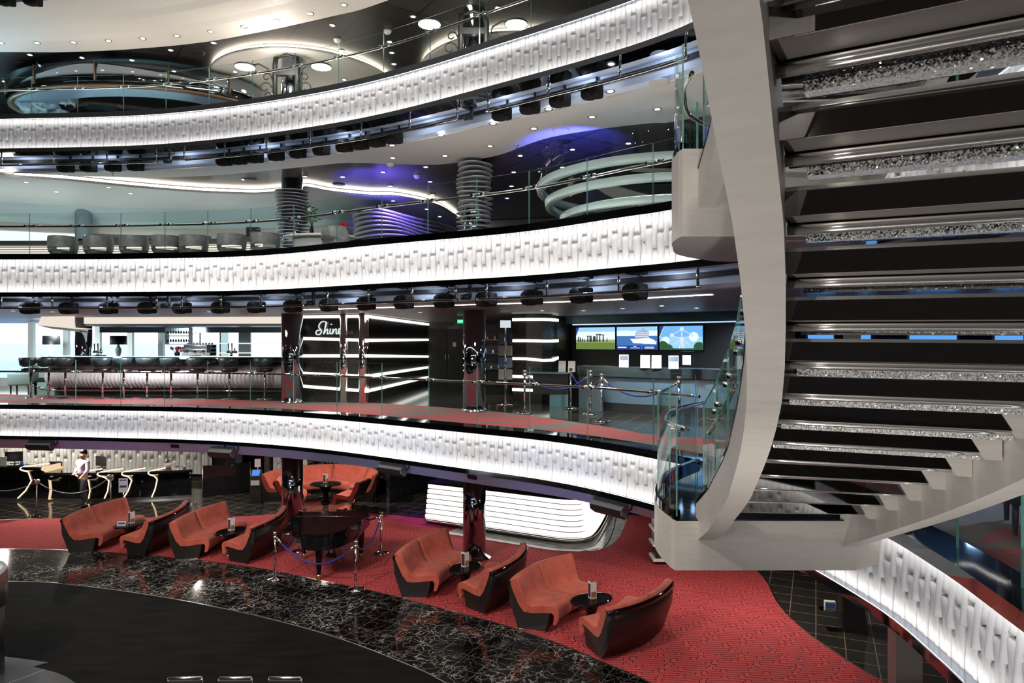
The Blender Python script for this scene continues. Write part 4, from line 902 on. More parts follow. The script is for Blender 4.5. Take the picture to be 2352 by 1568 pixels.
# belt stanchions before the desk
BS = None
for px, py, lab in ((84, 1184, 'belt stanchion with round head before the amber lit desk'), (254, 1170, 'belt stanchion behind the first coral sofa')):
    p = on(px, py, 0)
    if BS is None:
        BS = thing('belt_stanchion', lab, 'stanchion', group='belt stanchions at reception')
        b = MB(); b.lathe([(.19, 0), (.19, .012), (.16, .02), (.03, .035)], n=24); b.build('base', m_blackgloss, BS)
        b = MB(); b.lathe([(.018, .03), (.018, .86)], n=10); b.build('pole', m_steel, BS)
        b = MB(); b.lathe([(.02, .84), (.035, .86), (.075, .90), (.08, .95), (.07, .99), (.03, 1.0)], n=16); b.build('head', m_steel, BS); o = BS
    else: o = copy_tree(BS, label=lab)
    o.location = p
pa, pb = on(84, 1184, 0) + Vector((0, 0, .9)), on(254, 1170, 0) + Vector((0, 0, .9))
rope(pa, pb, .36, 'thin grey cord between the belt stanchions', m_grey, .011, 'grey cords at reception')
rope(pa + Vector((-2.0, .2, -.05)), pa, .22, 'thin grey cord leaving the belt stanchion towards the window end', m_grey, .011, 'grey cords at reception')
# sign on a stand
p = on(283, 1212, 0); sn = thing('sign_stand', 'pole stand with white notice behind the first coral sofa', 'sign', (p.x, p.y, 0))
b = MB(); b.lathe([(.15, 0), (.15, .015), (.02, .03)], n=20); b.build('base', m_chrome, sn)
b = MB(); b.tube([(0, 0, .03), (0, 0, .92)], .016, 8); b.build('pole', m_chrome, sn)
b = MB(); b.box((0, 0, 1.09), (.21, .012, .36), R(12)); pl = b.build('panel', m_paper, sn)
b = MB(); b.box((.0, -.010, 1.06), (.16, .006, .05), R(12)); b.box((.0, -.010, 1.22), (.16, .006, .025), R(12)); b.build('print', m_navy, pl)

# ---------------------------------------------------------------- walking person
def skin(name, V, E, rad, m, parent, sub=2):
    me = bpy.data.meshes.new(name); me.from_pydata(V, E, []); o = bpy.data.objects.new(name, me); COL.objects.link(o); o.parent = parent
    md = o.modifiers.new('Skin', 'SKIN'); md.use_smooth_shade = True
    for i, r in enumerate(rad):
        v = me.skin_vertices[0].data[i]; v.radius = r if isinstance(r, tuple) else (r, r); v.use_root = (i == 0)
    s = o.modifiers.new('Sub', 'SUBSURF'); s.levels = sub; s.render_levels = sub; me.materials.append(m); return o
pp = on(190, 1163, 0); ps = thing('person', 'person in a pale lilac shirt and dark trousers walking past the reception desk', 'person', (pp.x, pp.y, 0), R(-20)); ps.scale = (1.0, 1.0, 1.0)
V = [(0, 0, .86), (0, 0, 1.0), (0, .01, 1.16), (0, 0, 1.30), (.01, -.01, 1.38), (.02, -.02, 1.45), (.03, -.03, 1.56),
     (.09, 0, .82), (.10, -.10, .46), (.10, .02, .08), (.13, -.10, .03), (-.09, 0, .82), (-.10, .10, .46), (-.12, .22, .10), (-.10, .13, .03),
     (.17, 0, 1.28), (.23, -.02, 1.06), (.20, -.16, .92), (.19, -.19, .90), (-.17, .0, 1.28), (-.27, .04, 1.08), (-.19, -.10, .98), (-.17, -.13, .97)]
E = [(0, 1), (1, 2), (2, 3), (3, 4), (4, 5), (5, 6), (0, 7), (7, 8), (8, 9), (9, 10), (0, 11), (11, 12), (12, 13), (13, 14), (3, 15), (15, 16), (16, 17), (17, 18), (3, 19), (19, 20), (20, 21), (21, 22)]
Rd = [.12, .11, .12, .11, .05, (.085, .09), (.078, .085), .08, .055, .035, .03, .08, .055, .035, .03, .055, .042, .03, .035, .055, .042, .03, .035]
for hx, hy, hz, sx in ((.19, -.19, .90, 1), (-.17, -.13, .97, -1)):
    for k in range(5):
        base = len(V); root = 18 if sx > 0 else 22; a = (k - 2) * .018
        L_ = (.045, .07, .078, .07, .055)[k]
        if k == 0: V += [(hx - sx * .035, hy - .01, hz + .005), (hx - sx * .05, hy - .04, hz - .005)]
        else: V += [(hx + a, hy - L_ * .6, hz - .015), (hx + a, hy - L_, hz - .04)]
        E += [(root, base), (base, base + 1)]; Rd += [.010, .008]
bodyo = skin('body', V, E, Rd, m_skin, ps)
b = MB()
b.ball((.03, -.115, 1.505), .016, 8, (1, 1.2, .9))
for s_ in (-1, 1):
    b.ball((.03 + s_ * .088, -.02, 1.51), .022, 8, (.4, .8, 1.2))
b.build('face_features', m_skin, ps)
b = MB(); b.box((.03, -.108, 1.472), (.045, .008, .008)); b.build('mouth', M('lips', (.35, .10, .09), .5), ps)
for s_ in (-1, 1):
    b = MB(); b.ball((.03 + s_ * .034, -.102, 1.535), .011, 8); b.build('eye', m_textblack, ps)
b = MB(); rings = []
for z, r in ((1.50, .094), (1.56, .102), (1.61, .095), (1.645, .065), (1.66, .02)): rings.append([Vector((.03 + r * math.cos(a), .0 + r * 1.02 * math.sin(a), z + (.02 if math.sin(a) < -.3 else 0))) for a in [2 * PI * j / 20 for j in range(20)]])
rings[0] = [p if p.y > -.03 else Vector((p.x, p.y * .9, 1.575)) for p in rings[0]]
b.loft(rings, True, True, True); b.build('hair', m_hair, ps)
skin('shirt', [(0, 0, .90), (0, 0, 1.0), (0, .01, 1.16), (0, 0, 1.29), (.01, -.01, 1.37), (.17, 0, 1.28), (.23, -.02, 1.07), (.205, -.12, .955), (-.17, 0, 1.28), (-.27, .04, 1.09), (-.205, -.07, .99)],
     [(0, 1), (1, 2), (2, 3), (3, 4), (3, 5), (5, 6), (6, 7), (3, 8), (8, 9), (9, 10)], [.145, .14, .15, .14, .065, .075, .062, .05, .075, .062, .05], m_shirt, ps)
skin('trousers', [(0, 0, .93), (0, 0, .84), (.09, 0, .78), (.10, -.10, .46), (.10, .01, .12), (-.09, 0, .78), (-.10, .10, .46), (-.12, .21, .13)],
     [(0, 1), (1, 2), (2, 3), (3, 4), (1, 5), (5, 6), (6, 7)], [.135, .135, .10, .075, .06, .10, .075, .06], m_skirt, ps)
for V_ in (((.10, .04, .04), (.13, -.14, .03)), ((-.12, .24, .06), (-.10, .09, .03))):
    b = MB(); b.tube([V_[0], Vector(V_[0]).lerp(Vector(V_[1]), .5), V_[1]], [.045, .05, .032], 10); b.build('shoe', m_blackgloss, ps)

# ---------------------------------------------------------------- right side of the lower floor
p = on(1516, 1290, 0); sh = thing('display_rack', 'dark shelf rack with pale shelf edges behind the landing', 'rack', (p.x + .16, p.y, ZC))
b = MB(); b.box((0, 0, .55), (.6, .4, 1.1)); b.build('cabinet', m_darkwood, sh)
for z in (.10, .42, .74, 1.05):
    b = MB(); b.box((-.02, -.03, z), (.68, .48, .05)); b.build('shelf', m_white, sh)
p = on(1940, 1438, 0); kb = thing('info_kiosk', 'black leaning kiosk with clear leaflet holder on the black tiles', 'kiosk', (p.x, p.y, 0), R(-10))
b = MB(); b.loft([[Vector((x, y, z)) for x, z in ((-.05, 0), (.32, 0), (.12, 1.25), (-.12, 1.25))] for y in (-.16, .16)], True, True, False); b.build('body', m_black, kb)
b = MB(); b.box((-.02, -.17, 1.12), (.26, .01, .09)); b.build('header', M('pale_pink_sign', (.65, .5, .5), .5), kb)
b = MB(); b.box((-.26, -.05, .62), (.28, .012, .62)); b.build('clear_holder', m_glass, kb)
b = MB(); b.box((-.26, -.08, .29), (.32, .16, .03)); b.build('tray', m_chrome, kb)
lf = thing('leaflet_pile', 'small pile of blue leaflets in the clear holder tray', 'leaflets', (p.x - .255, p.y - .02, .31), R(-10))
b = MB(); b.box((0, 0, .06), (.17, .08, .12)); b.build('paper_block', m_paper, lf)
b = MB(); b.box((0, -.042, .055), (.15, .004, .09)); b.build('cover_print', M('leaflet_blue', (.05, .2, .55), .5), lf)
b = MB(); b.poly([(6.3, 12.2), (7.3, 11.0), (7.8, 11.4), (6.8, 12.6)], 0, 2.05); struct(b.build('wall_kiosk_block', m_black))
# near gallery corner at the lower edge of the view
nr = thing('steel_drum', 'round brushed steel drum end at the edge of the grey tile', 'drum', (-7.92, 9.62, 0))
b = MB(); b.lathe([(.62, .016), (.62, .95)], n=48); b.build('dark_base', m_black, nr)
b = MB(); b.lathe([(.62, .95), (.66, .98), (.66, 1.44), (.63, 1.5), (.4, 1.52), (.0, 1.52)], n=48, cap=False); b.build('steel_top', m_steel, nr)

# row of chairs at the near edge of the dance floor
CH = None
for i, x in enumerate((425, 540, 655)):
    lab = 'black chair with steel top rail on the near dance floor, %s from the drum' % ORD[i]; d = 8.05 + .0 * i
    if CH is None:
        CH = thing('stacking_chair', lab, 'chair', group='black chairs at the near side of the dance floor')
        b = MB(); b.rbox((0, -.22, .45), (.42, .42, .05), .02); b.build('seat', m_black, CH)
        b = MB(); b.rbox((0, 0, .62), (.40, .035, .30), .015); b.build('backrest', m_black, CH)
        b = MB(); b.tube([(-.19, 0, .785), (.19, 0, .785)], .018, 8); b.build('top_rail', m_steel, CH)
        for a_, y_ in ((-.19, 0), (.19, 0), (-.19, -.40), (.19, -.40)):
            b = MB(); b.tube([(a_, y_, 0), (a_, y_, .785 if y_ == 0 else .44)], .013, 6); b.build('leg', m_steel, CH)
        o = CH
    else: o = copy_tree(CH, label=lab)
    o.location = ((x - CX) / F * d, d, .008); o.rotation_euler = (0, 0, R(4 - 3 * i))
# ================================================================ MIDDLE GALLERY (bar, script wall, screens)
Z2 = 3.206
# sea and windows
b = MB(); b.add([(-4000, 30, -14), (4000, 30, -14), (4000, 5000, -14), (-4000, 5000, -14)], [(0, 1, 2, 3)]); struct(b.build('sea', m_sea), 'blue sea outside the windows')
YW = 24.2
b = MB(); b.box((-15.8, YW, 3.32), (16.4, .25, .24)); b.box((-15.8, YW, 5.53), (16.4, .25, .06)); struct(b.build('wall_window_band', m_white))
mul = [-21.0] + [(x - CX) / F * YW for x in (73, 153, 226, 300, 371, 448, 512, 580)] + [-7.7]
for i, (a, c) in enumerate(zip(mul[:-1], mul[1:])):
    t = thing('window_%d' % (i + 1), 'tall window pane looking out over the blue sea, %s from the window end' % ORD[i], 'window', ((a + c) / 2, YW, 3.44), kind='structure')
    b = MB()
    for x in (a + .046, c - .046): b.box((x, YW, 4.46), (.088, .14, 1.96))
    b.box(((a + c) / 2, YW, 3.462), (c - a - .01, .14, .04)); b.box(((a + c) / 2, YW, 5.46), (c - a - .01, .14, .04)); b.build('window_frame', M('window_frame_paint', (.62, .68, .66), .4) if i == 0 else bpy.data.materials['window_frame_paint'], t, True)
    b = MB(); b.box(((a + c) / 2, YW + .03, 4.46), (c - a - .19, .012, 1.95)); b.build('window_pane', m_window, t, True)
for z0, z1, nm in ((6.3, 7.35, 'wall_upper_sill'), (8.35, 9.7, 'wall_upper_head')):
    b = MB(); b.box((-19, 24.6, (z0 + z1) / 2), (10, .2, z1 - z0)); struct(b.build(nm, m_white))
# bar counter with pearl ribs
bar = thing('bar_counter', 'long curved bar with black top and pearl ribbed front', 'bar', (-10, 19.4, Z2))
bc = Curve([(-13.75, 22.2), (-13.7, 20.5), (-13.2, 19.6), (-12.3, 19.3), (-9.5, 19.15), (-6.1, 18.95)])
b = MB(); n = int(bc.L / .022); rows = 9; rings = []
for i in range(n + 1):
    u = bc.L * i / n; ring = []
    for k in range(rows):
        q = k / (rows - 1); ph = u + .07 * math.sin(PI * q * 1.1)
        ring.append(bc.pt(u + .07 * math.sin(PI * q * 1.1) * 0, -.16 * math.sin(PI * q) * (1 - .5 * q) - .022 * abs(math.sin(PI * ph / .115)), 3.46 + .60 * q))
    rings.append(ring)
b.loft(rings, False, False, True); b.build('ribbed_front', m_rib, bar, True)
b = MB(); ribbon(b, bc, [(.06, 4.05), (-.22, 4.10), (-.26, 4.28), (-.24, 4.33), (.55, 4.33), (.55, 3.22)]); b.build('counter_top', m_blackgloss, bar, True)
b = MB(); ribbon(b, bc, [(.1, 3.21), (.1, 3.47), (-.05, 3.47)]); b.build('kick_plate', m_black, bar, True)
b = MB(); b.tube([bc.pt(bc.L * i / 60, -.30, 3.40) for i in range(61)], .02, 8); b.build('foot_rail', m_chrome, bar, True)
b = MB(); ribbon(b, bc, [(.0, 4.333), (.0, 4.345), (.12, 4.345)]); b.build('edge_light', emis('pale_edge_light', (.8, 1, 1), .9), bar, True)
# stools
ST = None
SX_ = (71, 112, 150, 236, 284, 338, 393, 454, 527, 608)
for i, x in enumerate(SX_):
    d = 18.45 if i > 2 else 18.8 - .1 * i
    lab = 'black bar stool with curved back along the ribbed bar, %s from the window end' % ORD[i]
    if ST is None:
        ST = thing('bar_stool', lab, 'stool', group='black bar stools')
        b = MB(); b.lathe([(.24, 0), (.24, .012), (.05, .03)], n=28); b.build('base', m_chrome, ST)
        b = MB(); b.lathe([(.028, .02), (.028, .74)], n=12); b.build('pole', m_chrome, ST)
        b = MB(); b.tube([(.15 * math.cos(a), .10 + .13 * math.sin(a), .30) for a in [R(-20 + 220 * k / 14) for k in range(15)]], .012, 6); b.build('footrest', m_chrome, ST)
        b = MB(); b.lathe([(.17, .73), (.215, .75), (.225, .79), (.20, .825), (.02, .83)], n=28); b.build('seat', m_darkwood, ST)
        b = MB(); rings = []
        for k in range(17):
            a = R(-10 - 160 * k / 16); hh = .20 * math.sin(PI * (k + 1.5) / 19) ** .6
            rings.append([Vector((r * math.cos(a), r * math.sin(a), z)) for r, z in ((.225, .84 + .22 - hh), (.26, .86 + .22 - hh), (.285, 1.10), (.26, 1.115), (.235, 1.10))])
        b.loft(rings, True, True, True); b.build('backrest', M('teal_black_leather', (.02, .035, .04), .35), ST); o = ST
    else: o = copy_tree(ST, label=lab)
    o.location = ((x - CX) / F * d, d, Z2); o.rotation_euler = (0, 0, R(4 * (i % 3) - 4))
# lit valance over the bar
va = thing('bar_valance', 'long glowing cream valance over the bar', 'valance', (-9, 19.6, 5.3))
b = MB(); b.poly([(-12.2, 19.45), (-6.2, 19.05), (-6.2, 19.12), (-12.2, 19.52)], 5.26, 5.449); b.build('lit_face', emis('lit_valance', (1, .86, .74), .72), va, True)
b = MB(); b.poly([(-12.2, 19.53), (-6.2, 19.13), (-6.2, 20.8), (-12.2, 21.2)], 5.20, 5.27); b.build('dark_soffit', m_bluegrey, va, True)
vb = thing('bar_canopy', 'short tapered glowing canopy at the window end of the bar', 'valance', (-12.8, 19, 5.3))
P = [at(86, 747, 19.0), at(172, 755, 18.6), at(172, 724, 18.6), at(97, 722, 19.0)]
b = MB(); b.quad(*P); b.quad(P[0], P[1], P[1] + Vector((0, 1.2, 0)), P[0] + Vector((0, 1.2, 0))); b.quad(P[0], P[3], P[3] + Vector((0, 1.2, 0)), P[0] + Vector((0, 1.2, 0))); b.build('lit_face', bpy.data.materials['lit_valance'], vb, True)
b = MB(); b.add([P[0] + Vector((0, 0, -.002)), P[1] + Vector((0, 0, -.002)), P[1] + Vector((0, 1, -.12)), P[0] + Vector((0, 1, -.10))], [(0, 1, 2, 3)]); b.add([P[0], P[1], P[1] + Vector((.0, .3, -.09)), P[0] + Vector((.2, .3, -.09))], [(0, 1, 2, 3)]); b.build('dark_underside', m_bluegrey, vb, True)
# back bar
bb = thing('back_bar', 'backlit white back bar with dark header and slim shelves', 'back bar', (-8.5, 21.6, Z2))
for x0, x1, m, nm in ((508, 524, 'g', 'lit_panel'), (526, 547, 'w', 'lit_panel'), (576, 646, 'w', 'lit_panel')):
    a, c = at(x0, 815, 21.7), at(x1, 752, 21.7); b = MB(); b.box(((a.x + c.x) / 2, 21.7, 4.75), (c.x - a.x, .05, .98)); b.build(nm, emis('back_bar_' + m, (.85, .97, 1) if m == 'w' else (.55, .8, .85), 1.1 if m == 'w' else .7) if not bpy.data.materials.get('back_bar_' + m) else bpy.data.materials['back_bar_' + m], bb, True)
for x0, x1 in ((438, 458), (548, 575)):
    a, c = at(x0, 815, 21.6), at(x1, 752, 21.6); b = MB(); b.box(((a.x + c.x) / 2, 21.65, 4.6), (c.x - a.x, .1, 1.5)); b.build('dark_pillar', m_bluegrey, bb, True)
for z in (4.70, 4.40):
    b = MB(); b.box((-8.35, 21.45, z), (2.2, .25, .03)); b.build('shelf', emis('lit_shelf', (1, .95, .88), .8) if not bpy.data.materials.get('lit_shelf') else bpy.data.materials['lit_shelf'], bb, True)
b = MB(); b.box((-9.7, 21.5, 5.24), (6.4, .3, .4)); b.build('header', m_bluegrey, bb, True)
b = MB(); b.box((-9.7, 21.6, 3.66), (6.2, .5, .9)); b.build('cabinet', m_black, bb, True)
# hanging glasses
gr = thing('glass_rack', 'white rack of hanging glasses above the bar', 'rack', (-10, 20.8, 5.0))
a, c = at(384, 790, 20.8), at(438, 752, 20.8)
for z in (c.z, (a.z + c.z) / 2, a.z):
    b = MB(); b.box(((a.x + c.x) / 2, 20.8, z), (c.x - a.x, .22, .02)); b.build('shelf', m_white, gr, True)
for x in (a.x, c.x):
    b = MB(); b.box((x, 20.8, (a.z + c.z) / 2), (.02, .22, c.z - a.z)); b.build('side', m_white, gr, True)
GL = None
for r in range(2):
    for k in range(9):
        x = a.x + (c.x - a.x) * (k + .5) / 9; z = (c.z, (a.z + c.z) / 2)[r] - .015
        if GL is None:
            GL = MB().lathe([(.025, 0), (.004, -.01), (.004, -.08), (.028, -.11), (.03, -.17)], n=8).build('wine_glass', M('smoky_glass', (.10, .13, .13), .1)); tag(GL, 'small glass hanging upside down in the white rack over the bar', 'glass', 'hanging glasses over the bar'); o = GL
        else: o = copy_tree(GL)
        o.location = (x, 20.78, z)
# coffee machine, taps, flowers, lamps
em = thing('coffee_machine', 'chrome coffee machine with cup rail on the bar', 'coffee machine', (-9.35, 20.0, 4.345))
x0, x1 = (425 - CX) / F * 20 + 9.35, (490 - CX) / F * 20 + 9.35
b = MB(); b.rbox(((x0 + x1) / 2, 0, .16), (x1 - x0, .36, .10), .02); b.rbox(((x0 + x1) / 2, .05, .27), (x1 - x0, .28, .10), .02); b.build('body', m_steel, em)
b = MB(); b.rbox(((x0 + x1) / 2, -.02, .05), (x1 - x0, .40, .09), .02); b.build('tray', m_white, em)
b = MB(); b.box((x1 - .05, 0, .16), (.1, .42, .32)); b.build('side_panel', m_black, em)
for k in range(9):
    b = MB(); b.cyl((x0 + .06 + (x1 - x0 - .12) * k / 8, .05, .325), .03, .05, 10); b.build('cup', m_white, em)
for k in range(3):
    b = MB(); b.cyl((x0 + .14 + k * .24, -.17, .10), .03, .05, 10); b.tube([(x0 + .14 + k * .24, -.19, .12), (x0 + .14 + k * .24, -.34, .11)], .013, 6); b.build('group_head', m_black, em)
tp = thing('beer_tap', 'chrome beer tap tower with tall dark handles on the bar', 'tap', ((531 - CX) / F * 19.4, 19.4, 4.345))
b = MB(); b.tube([(0, 0, 0), (0, 0, .10)], .04, 10); b.tube([(-.12, 0, .12), (.16, 0, .12)], .035, 10); b.build('tower', m_chrome, tp)
for x in (-.06, .04, .12):
    b = MB(); b.tube([(x, -.04, .13), (x, -.05, .36 if x < .1 else .22)], [.012, .018], 8); b.build('handle', m_black, tp)
for x, lab in ((224, 'chrome beer tap by the mirrored column on the bar'),):
    o = copy_tree(tp, loc=((x - CX) / F * 19.6, 19.6, 4.345), label=lab)
def flowers(name, p, n, spread, m, label, cat='flowers', vase=None):
    t = thing(name, label, cat, p)
    b = MB(); b.lathe([(.06, 0), (.08, .06), (.07, .10)], n=14); b.build('pot', vase or m_black, t)
    rnd = random.Random(int(p[0] * 100))
    for i in range(n):
        a = rnd.random() * 6.28; r = spread * rnd.random(); z = .12 + .10 * rnd.random()
        c = MB(); c.tube([(0, 0, .08), (r * math.cos(a), r * .6 * math.sin(a), z)], .005, 5); c.build('stem', m_leaf, t)
        c = MB()
        for j in range(5): c.ball((r * math.cos(a) + .025 * math.cos(j * 1.256), r * .6 * math.sin(a), z + .02 + .025 * math.sin(j * 1.256)), .022, 6, (1, .7, 1))
        c.build('blossom', m, t)
    for i in range(4):
        c = MB(); a = i * 1.6 + .3; c.loft([[Vector((r * math.cos(a) - w * math.sin(a), r * math.sin(a) + w * math.cos(a), z)) for w in (-ww, ww)] for r, z, ww in ((0, .09, .015), (.09, .14, .035), (.17, .12, .008))], False, False, True); c.build('leaf', m_leaf, t)
flowers('red_flowers', ((407 - CX) / F * 19.9, 19.9, 4.345), 14, .20, m_red, 'low bowl of red flowers beside the coffee machine')
LP = None
for x, lab in ((118, 'table lamp with black drum shade before the window end pane'), (272, 'table lamp with black drum shade behind the bar near the mirrored column')):
    q = Vector(((x - CX) / F * 22.5, 22.5, 4.20))
    if LP is None:
        LP = thing('table_lamp', lab, 'lamp', q, group='black shaded table lamps')
        b = MB(); b.lathe([(.09, 0), (.09, .02), (.05, .06), (.09, .20), (.10, .30), (.04, .42), (.015, .50)], n=18); b.build('glass_base', M('clear_glass_base', (.75, .78, .78), .1), LP)
        b = MB(); b.lathe([(.255, .46), (.245, .75), (.235, .75), (.245, .46)], n=28, cap=False); b.build('lamp_shade', m_black, LP)
    else: copy_tree(LP, loc=q, label=lab)
for x0, x1, lab in ((78, 168, 'long sage bench back below the black shaded lamp'), (240, 330, 'dark console behind the bar carrying a black shaded lamp')):
    a, c = (x0 - CX) / F * 22.5, (x1 - CX) / F * 22.5; t = thing('window_console', lab, 'console', ((a + c) / 2, 22.5, Z2))
    b = MB(); b.rbox((0, 0, .94), (c - a, .45, .10), .03); b.build('top', m_greenleather, t); b = MB(); b.box((0, 0, .45), (c - a - .1, .38, .9)); b.build('base', m_greenleather, t)
def armchair(loc, rz, label, m, group='armchairs on the middle gallery'):
    t = thing('armchair', label, 'chair', loc, rz, group)
    b = MB(); b.rbox((0, -.02, .38), (.56, .56, .16), .05); b.build('seat', m, t)
    b = MB(); b.rbox((0, .28, .62), (.62, .12, .52), .05); b.build('backrest', m, t)
    for s_ in (-1, 1):
        b = MB(); b.rbox((s_ * .31, 0, .44), (.09, .58, .36), .035); b.build('arm', m, t)
        for y in (-.22, .24):
            b = MB(); b.lathe([(.018, 0), (.028, .28)], (s_ * .27, y, 0), 8); b.build('leg', m_darkwood, t)
    return t
armchair(((52 - CX) / F * 20.4, 20.4, Z2), R(-70), 'sage armchair at the window end beside the bar stools', m_greenleather)
armchair((-14.6, 21.2, Z2), R(10), 'sage armchair further back at the window end', m_greenleather)

# ---------------------------------------------------------------- script wall with light strips
m_mesh = noise_tint(M('dark_shimmer_wall', (.03, .028, .027), .22, .6), 60, (.03, .028, .027), (.10, .095, .09), bump=.4, stretch=(1, 1, .25))
pw = [(-5.45, 17.54), (-3.64, 17.1), (-3.0, 24.4), (-3.2, 24.4), (-5.45, 17.8)]
b = MB(); b.poly(pw, 3.206, 5.449); struct(b.build('wall_script', m_mesh), 'dark shimmering wall with a script sign')
def strips(path, zs, base, th=.075):
    for i, zz in enumerate(zs):
        b = MB(); P = []
        for j, (p, q) in enumerate(zip(path, zz)): P.append(Vector((p[0], p[1], q)))
        for a, c in zip(P[:-1], P[1:]):
            d = (c - a); nrm = Vector((d.y, -d.x, 0)).normalized() * .03
            b.loft([[a + Vector((0, 0, -th / 2)), a + Vector((0, 0, th / 2)), a + nrm + Vector((0, 0, th / 2)), a + nrm + Vector((0, 0, -th / 2))], [c + Vector((0, 0, -th / 2)), c + Vector((0, 0, th / 2)), c + nrm + Vector((0, 0, th / 2)), c + nrm + Vector((0, 0, -th / 2))]], True, True, False)
        tag(b.build('wall_light_strip', m_stripl), 'glowing horizontal strip on the %s, %s from the top' % (base, ORD[i]), 'light', 'light strips on the ' + base)
strips([(-5.45, 17.53), (-3.63, 17.085), (-2.99, 24.4)], [(5.39, 5.39, 5.37), (4.84, 4.79, 4.82), (4.39, 4.40, 4.22), (3.95, 3.89, 3.84), (3.62, 3.52, 3.49)], 'script wall')
for x in (790, 836):
    q = (x - CX) / F * 17.25; b = MB(); yy = 17.1 + (-3.64 - q) * .243
    b.cyl((q, yy + .06, 3.21), .13, 2.23, 24); struct(b.build('column', m_chrome), 'chrome half column set in the script wall')
def wallpt(zx, zy):
    px = 450 + zx * .2551; py = 690 + zy * .2551; t_ = (px - CX) / F
    d = (17.1 - .243 * 3.64) / (1 + .243 * t_) if False else None
    # wall line y = 17.1 - .243*(x + 3.64)
    y = (17.1 - .243 * 3.64) / (1 + .243 * t_); y -= .05
    return Vector((t_ * y, y, CZ - (py - HY) / F * y))
sg = thing('script_sign', 'white handwritten Shine sign on the dark shimmering wall', 'sign', wallpt(1200, 260))
m_sign = emis('white_sign', (.85, .95, .95), .75)
for nm, st_ in (('letter_S', [(1180, 205), (1160, 190), (1132, 192), (1110, 218), (1108, 243), (1124, 262), (1130, 282), (1112, 305), (1090, 306), (1080, 290), (1092, 270), (1120, 268)]),
                ('letter_h', [(1150, 300), (1162, 255), (1176, 200), (1168, 215), (1160, 260), (1152, 300), (1170, 268), (1186, 258), (1186, 278), (1184, 300), (1196, 295)]),
                ('letter_i', [(1212, 252), (1206, 285), (1212, 300), (1222, 292)]), ('letter_dot', [(1215, 212), (1221, 216)]),
                ('letter_n', [(1236, 254), (1228, 300), (1246, 266), (1262, 256), (1262, 280), (1264, 300), (1276, 292)]),
                ('letter_e', [(1282, 284), (1302, 272), (1308, 256), (1294, 252), (1282, 272), (1288, 298), (1304, 298), (1322, 284)])):
    b = MB(); q = Curve([(x, y) for x, y in st_], 6).q; b.tube([wallpt(p.x, p.y) for p in q], .016, 6); b.build(nm, m_sign, sg, True)
def text(s_, loc, size, m, rz=0., name='lettering', parent=None, rx=90, align='CENTER'):
    c = bpy.data.curves.new(name, 'FONT'); c.body = s_; c.size = size; c.extrude = size * .03; c.align_x = align; c.align_y = 'CENTER'
    tmp = bpy.data.objects.new('tmp', c); me = bpy.data.meshes.new_from_object(tmp); bpy.data.objects.remove(tmp); me.materials.clear(); me.materials.append(m)
    o = bpy.data.objects.new(name, me); COL.objects.link(o); o.location = loc; o.rotation_euler = (R(rx), 0, rz)
    if parent: o.parent = parent; o.location = Vector(loc) - Vector(parent.location)
    return o
text('BAR', wallpt(1378, 290), .13, M('dim_letter', (.20, .20, .20), .4), R(-13.5), 'small_lettering', sg)

# ---------------------------------------------------------------- dark corridor, doors, shop shelf
b = MB(); b.poly([(-2.98, 24.4), (-1.2, 24.4), (-1.2, 24.6), (-2.98, 24.6)], 3.206, 5.449); struct(b.build('wall_corridor_end', m_darkwall))
dr = thing('door_1', 'dark double door at the end of the corridor', 'door', (-2.3, 24.35, Z2), kind='structure')
for s_ in (-1, 1):
    b = MB(); b.box((s_ * .42, 0, 1.0), (.82, .05, 2.0)); b.build('door_leaf', m_black, dr)
    b = MB(); b.tube([(s_ * .06, -.06, .9), (s_ * .06, -.06, 1.1)], .015, 6); b.build('door_handle', m_chrome, dr)
b = MB(); b.box((.25, -.03, 1.45), (.12, .01, .16)); tag(b.build('door_notice', m_paper), 'small white notice on the dark corridor door', 'sign'); o = bpy.data.objects['door_notice']; o.location = (-2.3, 24.317, Z2)
ex = thing('exit_sign', 'small green exit sign hanging by the mirrored column', 'sign', at(1059, 738, 18.5))
b = MB(); b.box((0, 0, 0), (.20, .03, .10)); b.build('sign_body', m_green, ex); b = MB(); b.tube([(0, 0, .05), (0, 0, .16)], .006, 6); b.build('hanger', m_black, ex)
text('EXIT', at(1059, 738, 18.48), .07, m_signwhite, 0, 'exit_lettering', ex)
sh = thing('shop_shelf', 'dark shop shelf with small goods beside the brochure stand', 'shelf', ((1135 - CX) / F * 20, 20.0, Z2))
b = MB(); b.box((0, .25, 1.1), (.9, .05, 2.2)); b.build('back_panel', m_black, sh)
for z in (.30, .75, 1.2, 1.6):
    b = MB(); b.box((0, .05, z), (.9, .4, .03)); b.build('shelf_board', m_black, sh)
gd = []
for k in range(14):
    z = (.315, .765, 1.215, 1.615)[k % 4]; x = -.36 + .055 * k; h = .07 + .05 * ((k * 7) % 5) / 5
    b = MB(); b.rbox((x, 0, h / 2), (.05, .06, h), .008); o = b.build('perfume_box', M('goods_%d' % k, ((.5, .2, .08), (.55, .45, .3), (.25, .3, .45), (.5, .1, .1))[k % 4], .3)); o.location = (sh.location.x, 20.0, Z2 + z)
    tag(o, 'small perfume box standing on the dark shop shelf', 'box', 'goods on the dark shop shelf')
lamp('SPOT', (sh.location.x, 19.4, 5.3), 30, WARM, .05, aim=(sh.location.x, 20.0, 4.0), spot=60)
bs = thing('brochure_stand', 'tall chrome brochure stand with clear pockets and a white header', 'stand', ((1161 - CX) / F * 16.75, 16.75, Z2))
b = MB(); b.lathe([(.20, 0), (.20, .015), (.03, .03)], n=24); b.build('base', m_chrome, bs)
b = MB(); b.tube([(0, 0, .03), (0, 0, 2.0)], .02, 8); b.build('pole', m_chrome, bs)
b = MB(); b.box((0, -.02, 1.98), (.26, .015, .18)); b.build('header', emis('header_white', (.75, .85, .9), .7), bs)
